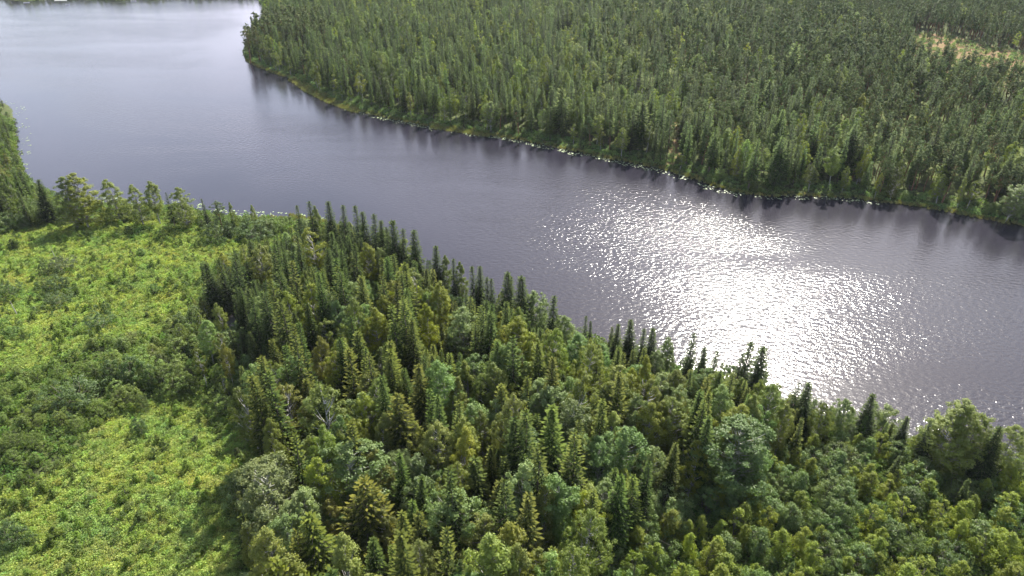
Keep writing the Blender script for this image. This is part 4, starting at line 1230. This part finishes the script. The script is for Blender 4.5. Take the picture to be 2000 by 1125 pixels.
# ------------------------------------------------------------------ dead wood
def snag(px, py, h_, label, limbs=10, seed=0, spread=.5):
    rng = np.random.RandomState(seed)
    x, y, zb = base_for_top(px, py, h_)
    root = bpy.data.objects.new('dead_tree', None); col.objects.link(root); root.location = (x, y, zb - .1)
    root['label'] = label; root['category'] = 'dead tree'; root['group'] = 'dead grey trees'
    mb = MB(); ts = np.linspace(0, 1, 6)
    mb.tube(np.stack([.1 * np.sin(ts * 3 + seed), .1 * np.cos(ts * 2) - .1, ts * h_], 1), np.interp(ts, [0, 1], [.12 if h_ < 6 else .16, .03]), 7)
    o = bpy.data.objects.new('trunk', mb.mesh('snag_mesh', [M['b_dead']], True)); o.parent = root; col.objects.link(o)
    mb = MB()
    for _ in range(limbs):
        z = rng.uniform(.35, .97) * h_; az = rng.uniform(0, 6.28); L_ = spread * h_ * rng.uniform(.15, .5) * (1.2 - z / h_)
        p0 = np.array([0, 0, z]); p2 = p0 + np.array([math.cos(az) * L_, math.sin(az) * L_, L_ * .5]); p1 = (p0 + p2) / 2 - [0, 0, .05]
        mb.tube(np.array([p0, p1, p2]), [.05, .03, .012], 4)
        for _k in range(3):
            q0 = p1 + (p2 - p1) * rng.rand(); q1 = q0 + rng.normal(0, .3, 3) * L_ + [0, 0, .25 * L_]
            mb.tube(np.array([q0, q1]), [.022, .008], 3)
    o = bpy.data.objects.new('branches', mb.mesh('snag_branch_mesh', [M['b_dead']])); o.parent = root; col.objects.link(o)
snag(99, 481, 4.5, 'bare grey snag standing in the upper meadow beside the wide grey-green bush', 3, 1, .15)
snag(20, 585, 4.2, 'bare grey snag near the left photo edge in the upper meadow', 3, 2, .15)
snag(1368, 868, 9.5, 'leafless grey branching tree against the huge dark green dome', 26, 3, .8)
snag(392, 385, 7, 'thin leafless grey tree in the lakeside hedge by the small spire', 12, 4, .3)

# ------------------------------------------------------------------ far end of the lake: jetty, boats, cabin bits
def simple(name, c, rough=.6):
    m, nt = new_mat(name); out = N(nt, 'ShaderNodeOutputMaterial'); pb = N(nt, 'ShaderNodeBsdfPrincipled')
    no = N(nt, 'ShaderNodeTexNoise'); no.inputs['Scale'].default_value = 3
    rp = N(nt, 'ShaderNodeValToRGB'); rp.color_ramp.elements[0].color = (*[q * .8 for q in c], 1); rp.color_ramp.elements[1].color = (*c, 1)
    nt.links.new(no.outputs['Fac'], rp.inputs[0]); nt.links.new(rp.outputs[0], pb.inputs['Base Color'])
    pb.inputs['Roughness'].default_value = rough; nt.links.new(pb.outputs[0], out.inputs['Surface']); return m
M['white'] = simple('white_paint', (.8, .8, .78), .4); M['plank'] = simple('grey_planks', (.5, .48, .46), .8); M['inner'] = simple('boat_inside', (.35, .28, .2), .7)
def box(mb, x0, x1, y0, y1, z0, z1):
    p = np.array([[x0, y0, z0], [x1, y0, z0], [x1, y1, z0], [x0, y1, z0], [x0, y0, z1], [x1, y0, z1], [x1, y1, z1], [x0, y1, z1]], float)
    for f in ((0, 3, 2, 1), (4, 5, 6, 7), (0, 1, 5, 4), (1, 2, 6, 5), (2, 3, 7, 6), (3, 0, 4, 7)): mb.quads(p[list(f)][None])
def part(name, mb, mat, root):
    o = bpy.data.objects.new(name, mb.mesh(name + '_mesh', [mat])); o.parent = root; col.objects.link(o); return o
def boat(px, py, label, rz=0, L_=4.6, W_=1.6):
    x, y = on_plane(px, py, 0)
    root = bpy.data.objects.new('rowing_boat', None); col.objects.link(root); root.location = (x, y, 0); root.rotation_euler[2] = rz
    root['label'] = label; root['category'] = 'boat'; root['group'] = 'rowing boats at the far end of the lake'
    u = np.linspace(0, 1, 9); wd = W_ / 2 * np.where(u < .15, .8 + u * 1.3, np.clip(1 - ((u - .15) / .85) ** 2.4, 0.02, 1)); X = (u - .5) * L_
    sheer = .45 + .2 * (u - .4) ** 2 * 2
    def ring(k, zf): return np.stack([X, k * wd * (0.65 if zf == 0 else 1), np.full(9, -.08) if zf == 0 else sheer], 1)
    mb = MB()
    A_, B_, C_, D_ = ring(-1, 1), ring(-1, 0), ring(1, 0), ring(1, 1)
    for P_, Q_ in ((A_, B_), (B_, C_), (C_, D_)):
        mb.quads(np.stack([P_[:-1], P_[1:], Q_[1:], Q_[:-1]], 1))
    mb.quads(np.stack([A_[0], B_[0], C_[0], D_[0]])[None])
    part('hull', mb, M['white'], root)
    for xx in (-.25, .2):
        mb = MB(); box(mb, xx * L_ - .13, xx * L_ + .13, -W_ * .42, W_ * .42, .3, .34); part('thwart', mb, M['inner'], root)
boat(52, 5.5, 'white rowing boat at the reedy point, top left of the photo', .5)
boat(132, 9.5, 'small white boat floating free just below the jetty', .1, 3.4, 1.3)
boat(261, 2.5, 'white rowing boat pulled up right of the jetty, alone', 0, 4.8)
x, y = on_plane(119, 2.0, 0)
root = bpy.data.objects.new('jetty', None); col.objects.link(root); root.location = (x, y, 0); root.rotation_euler[2] = .12
root['label'] = 'pale wooden jetty on the far shore at the top left'; root['category'] = 'jetty'
mb = MB()
for q in range(16): box(mb, -5.2 + q * .64, -5.2 + q * .64 + .58, -.9, .9, .45, .52)
part('deck', mb, M['white'], root)
for xx in (-4.8, 0, 4.6):
    for yy in (-.8, .8):
        mb = MB(); mb.tube(np.array([[xx, yy, -1.5], [xx, yy, .44]]), [.09, .09], 8); part('post', mb, M['plank'], root)

# ------------------------------------------------------------------ thin summer air
HAZE = 0.00004
if HAZE > 0:
    hm, nt = new_mat('air'); out = N(nt, 'ShaderNodeOutputMaterial'); pv = N(nt, 'ShaderNodeVolumePrincipled')
    pv.inputs['Color'].default_value = (.86, .92, 1, 1); pv.inputs['Density'].default_value = HAZE; pv.inputs['Anisotropy'].default_value = 0
    nt.links.new(pv.outputs[0], out.inputs['Volume'])
    mb = MB(); box(mb, gx[0] - 5, gx[-1] + 5, gy[0] - 5, gy[-1] + 5, -4.0, 96.0 if GZ.max() < 90 else GZ.max() + 5)
    o = bpy.data.objects.new('haze', mb.mesh('haze_mesh', [hm])); col.objects.link(o); o['kind'] = 'stuff'; o['label'] = 'thin summer haze over the lake and forest'
    sc.cycles.volume_max_steps = 64
print('ground z', GZ.min(), GZ.max())
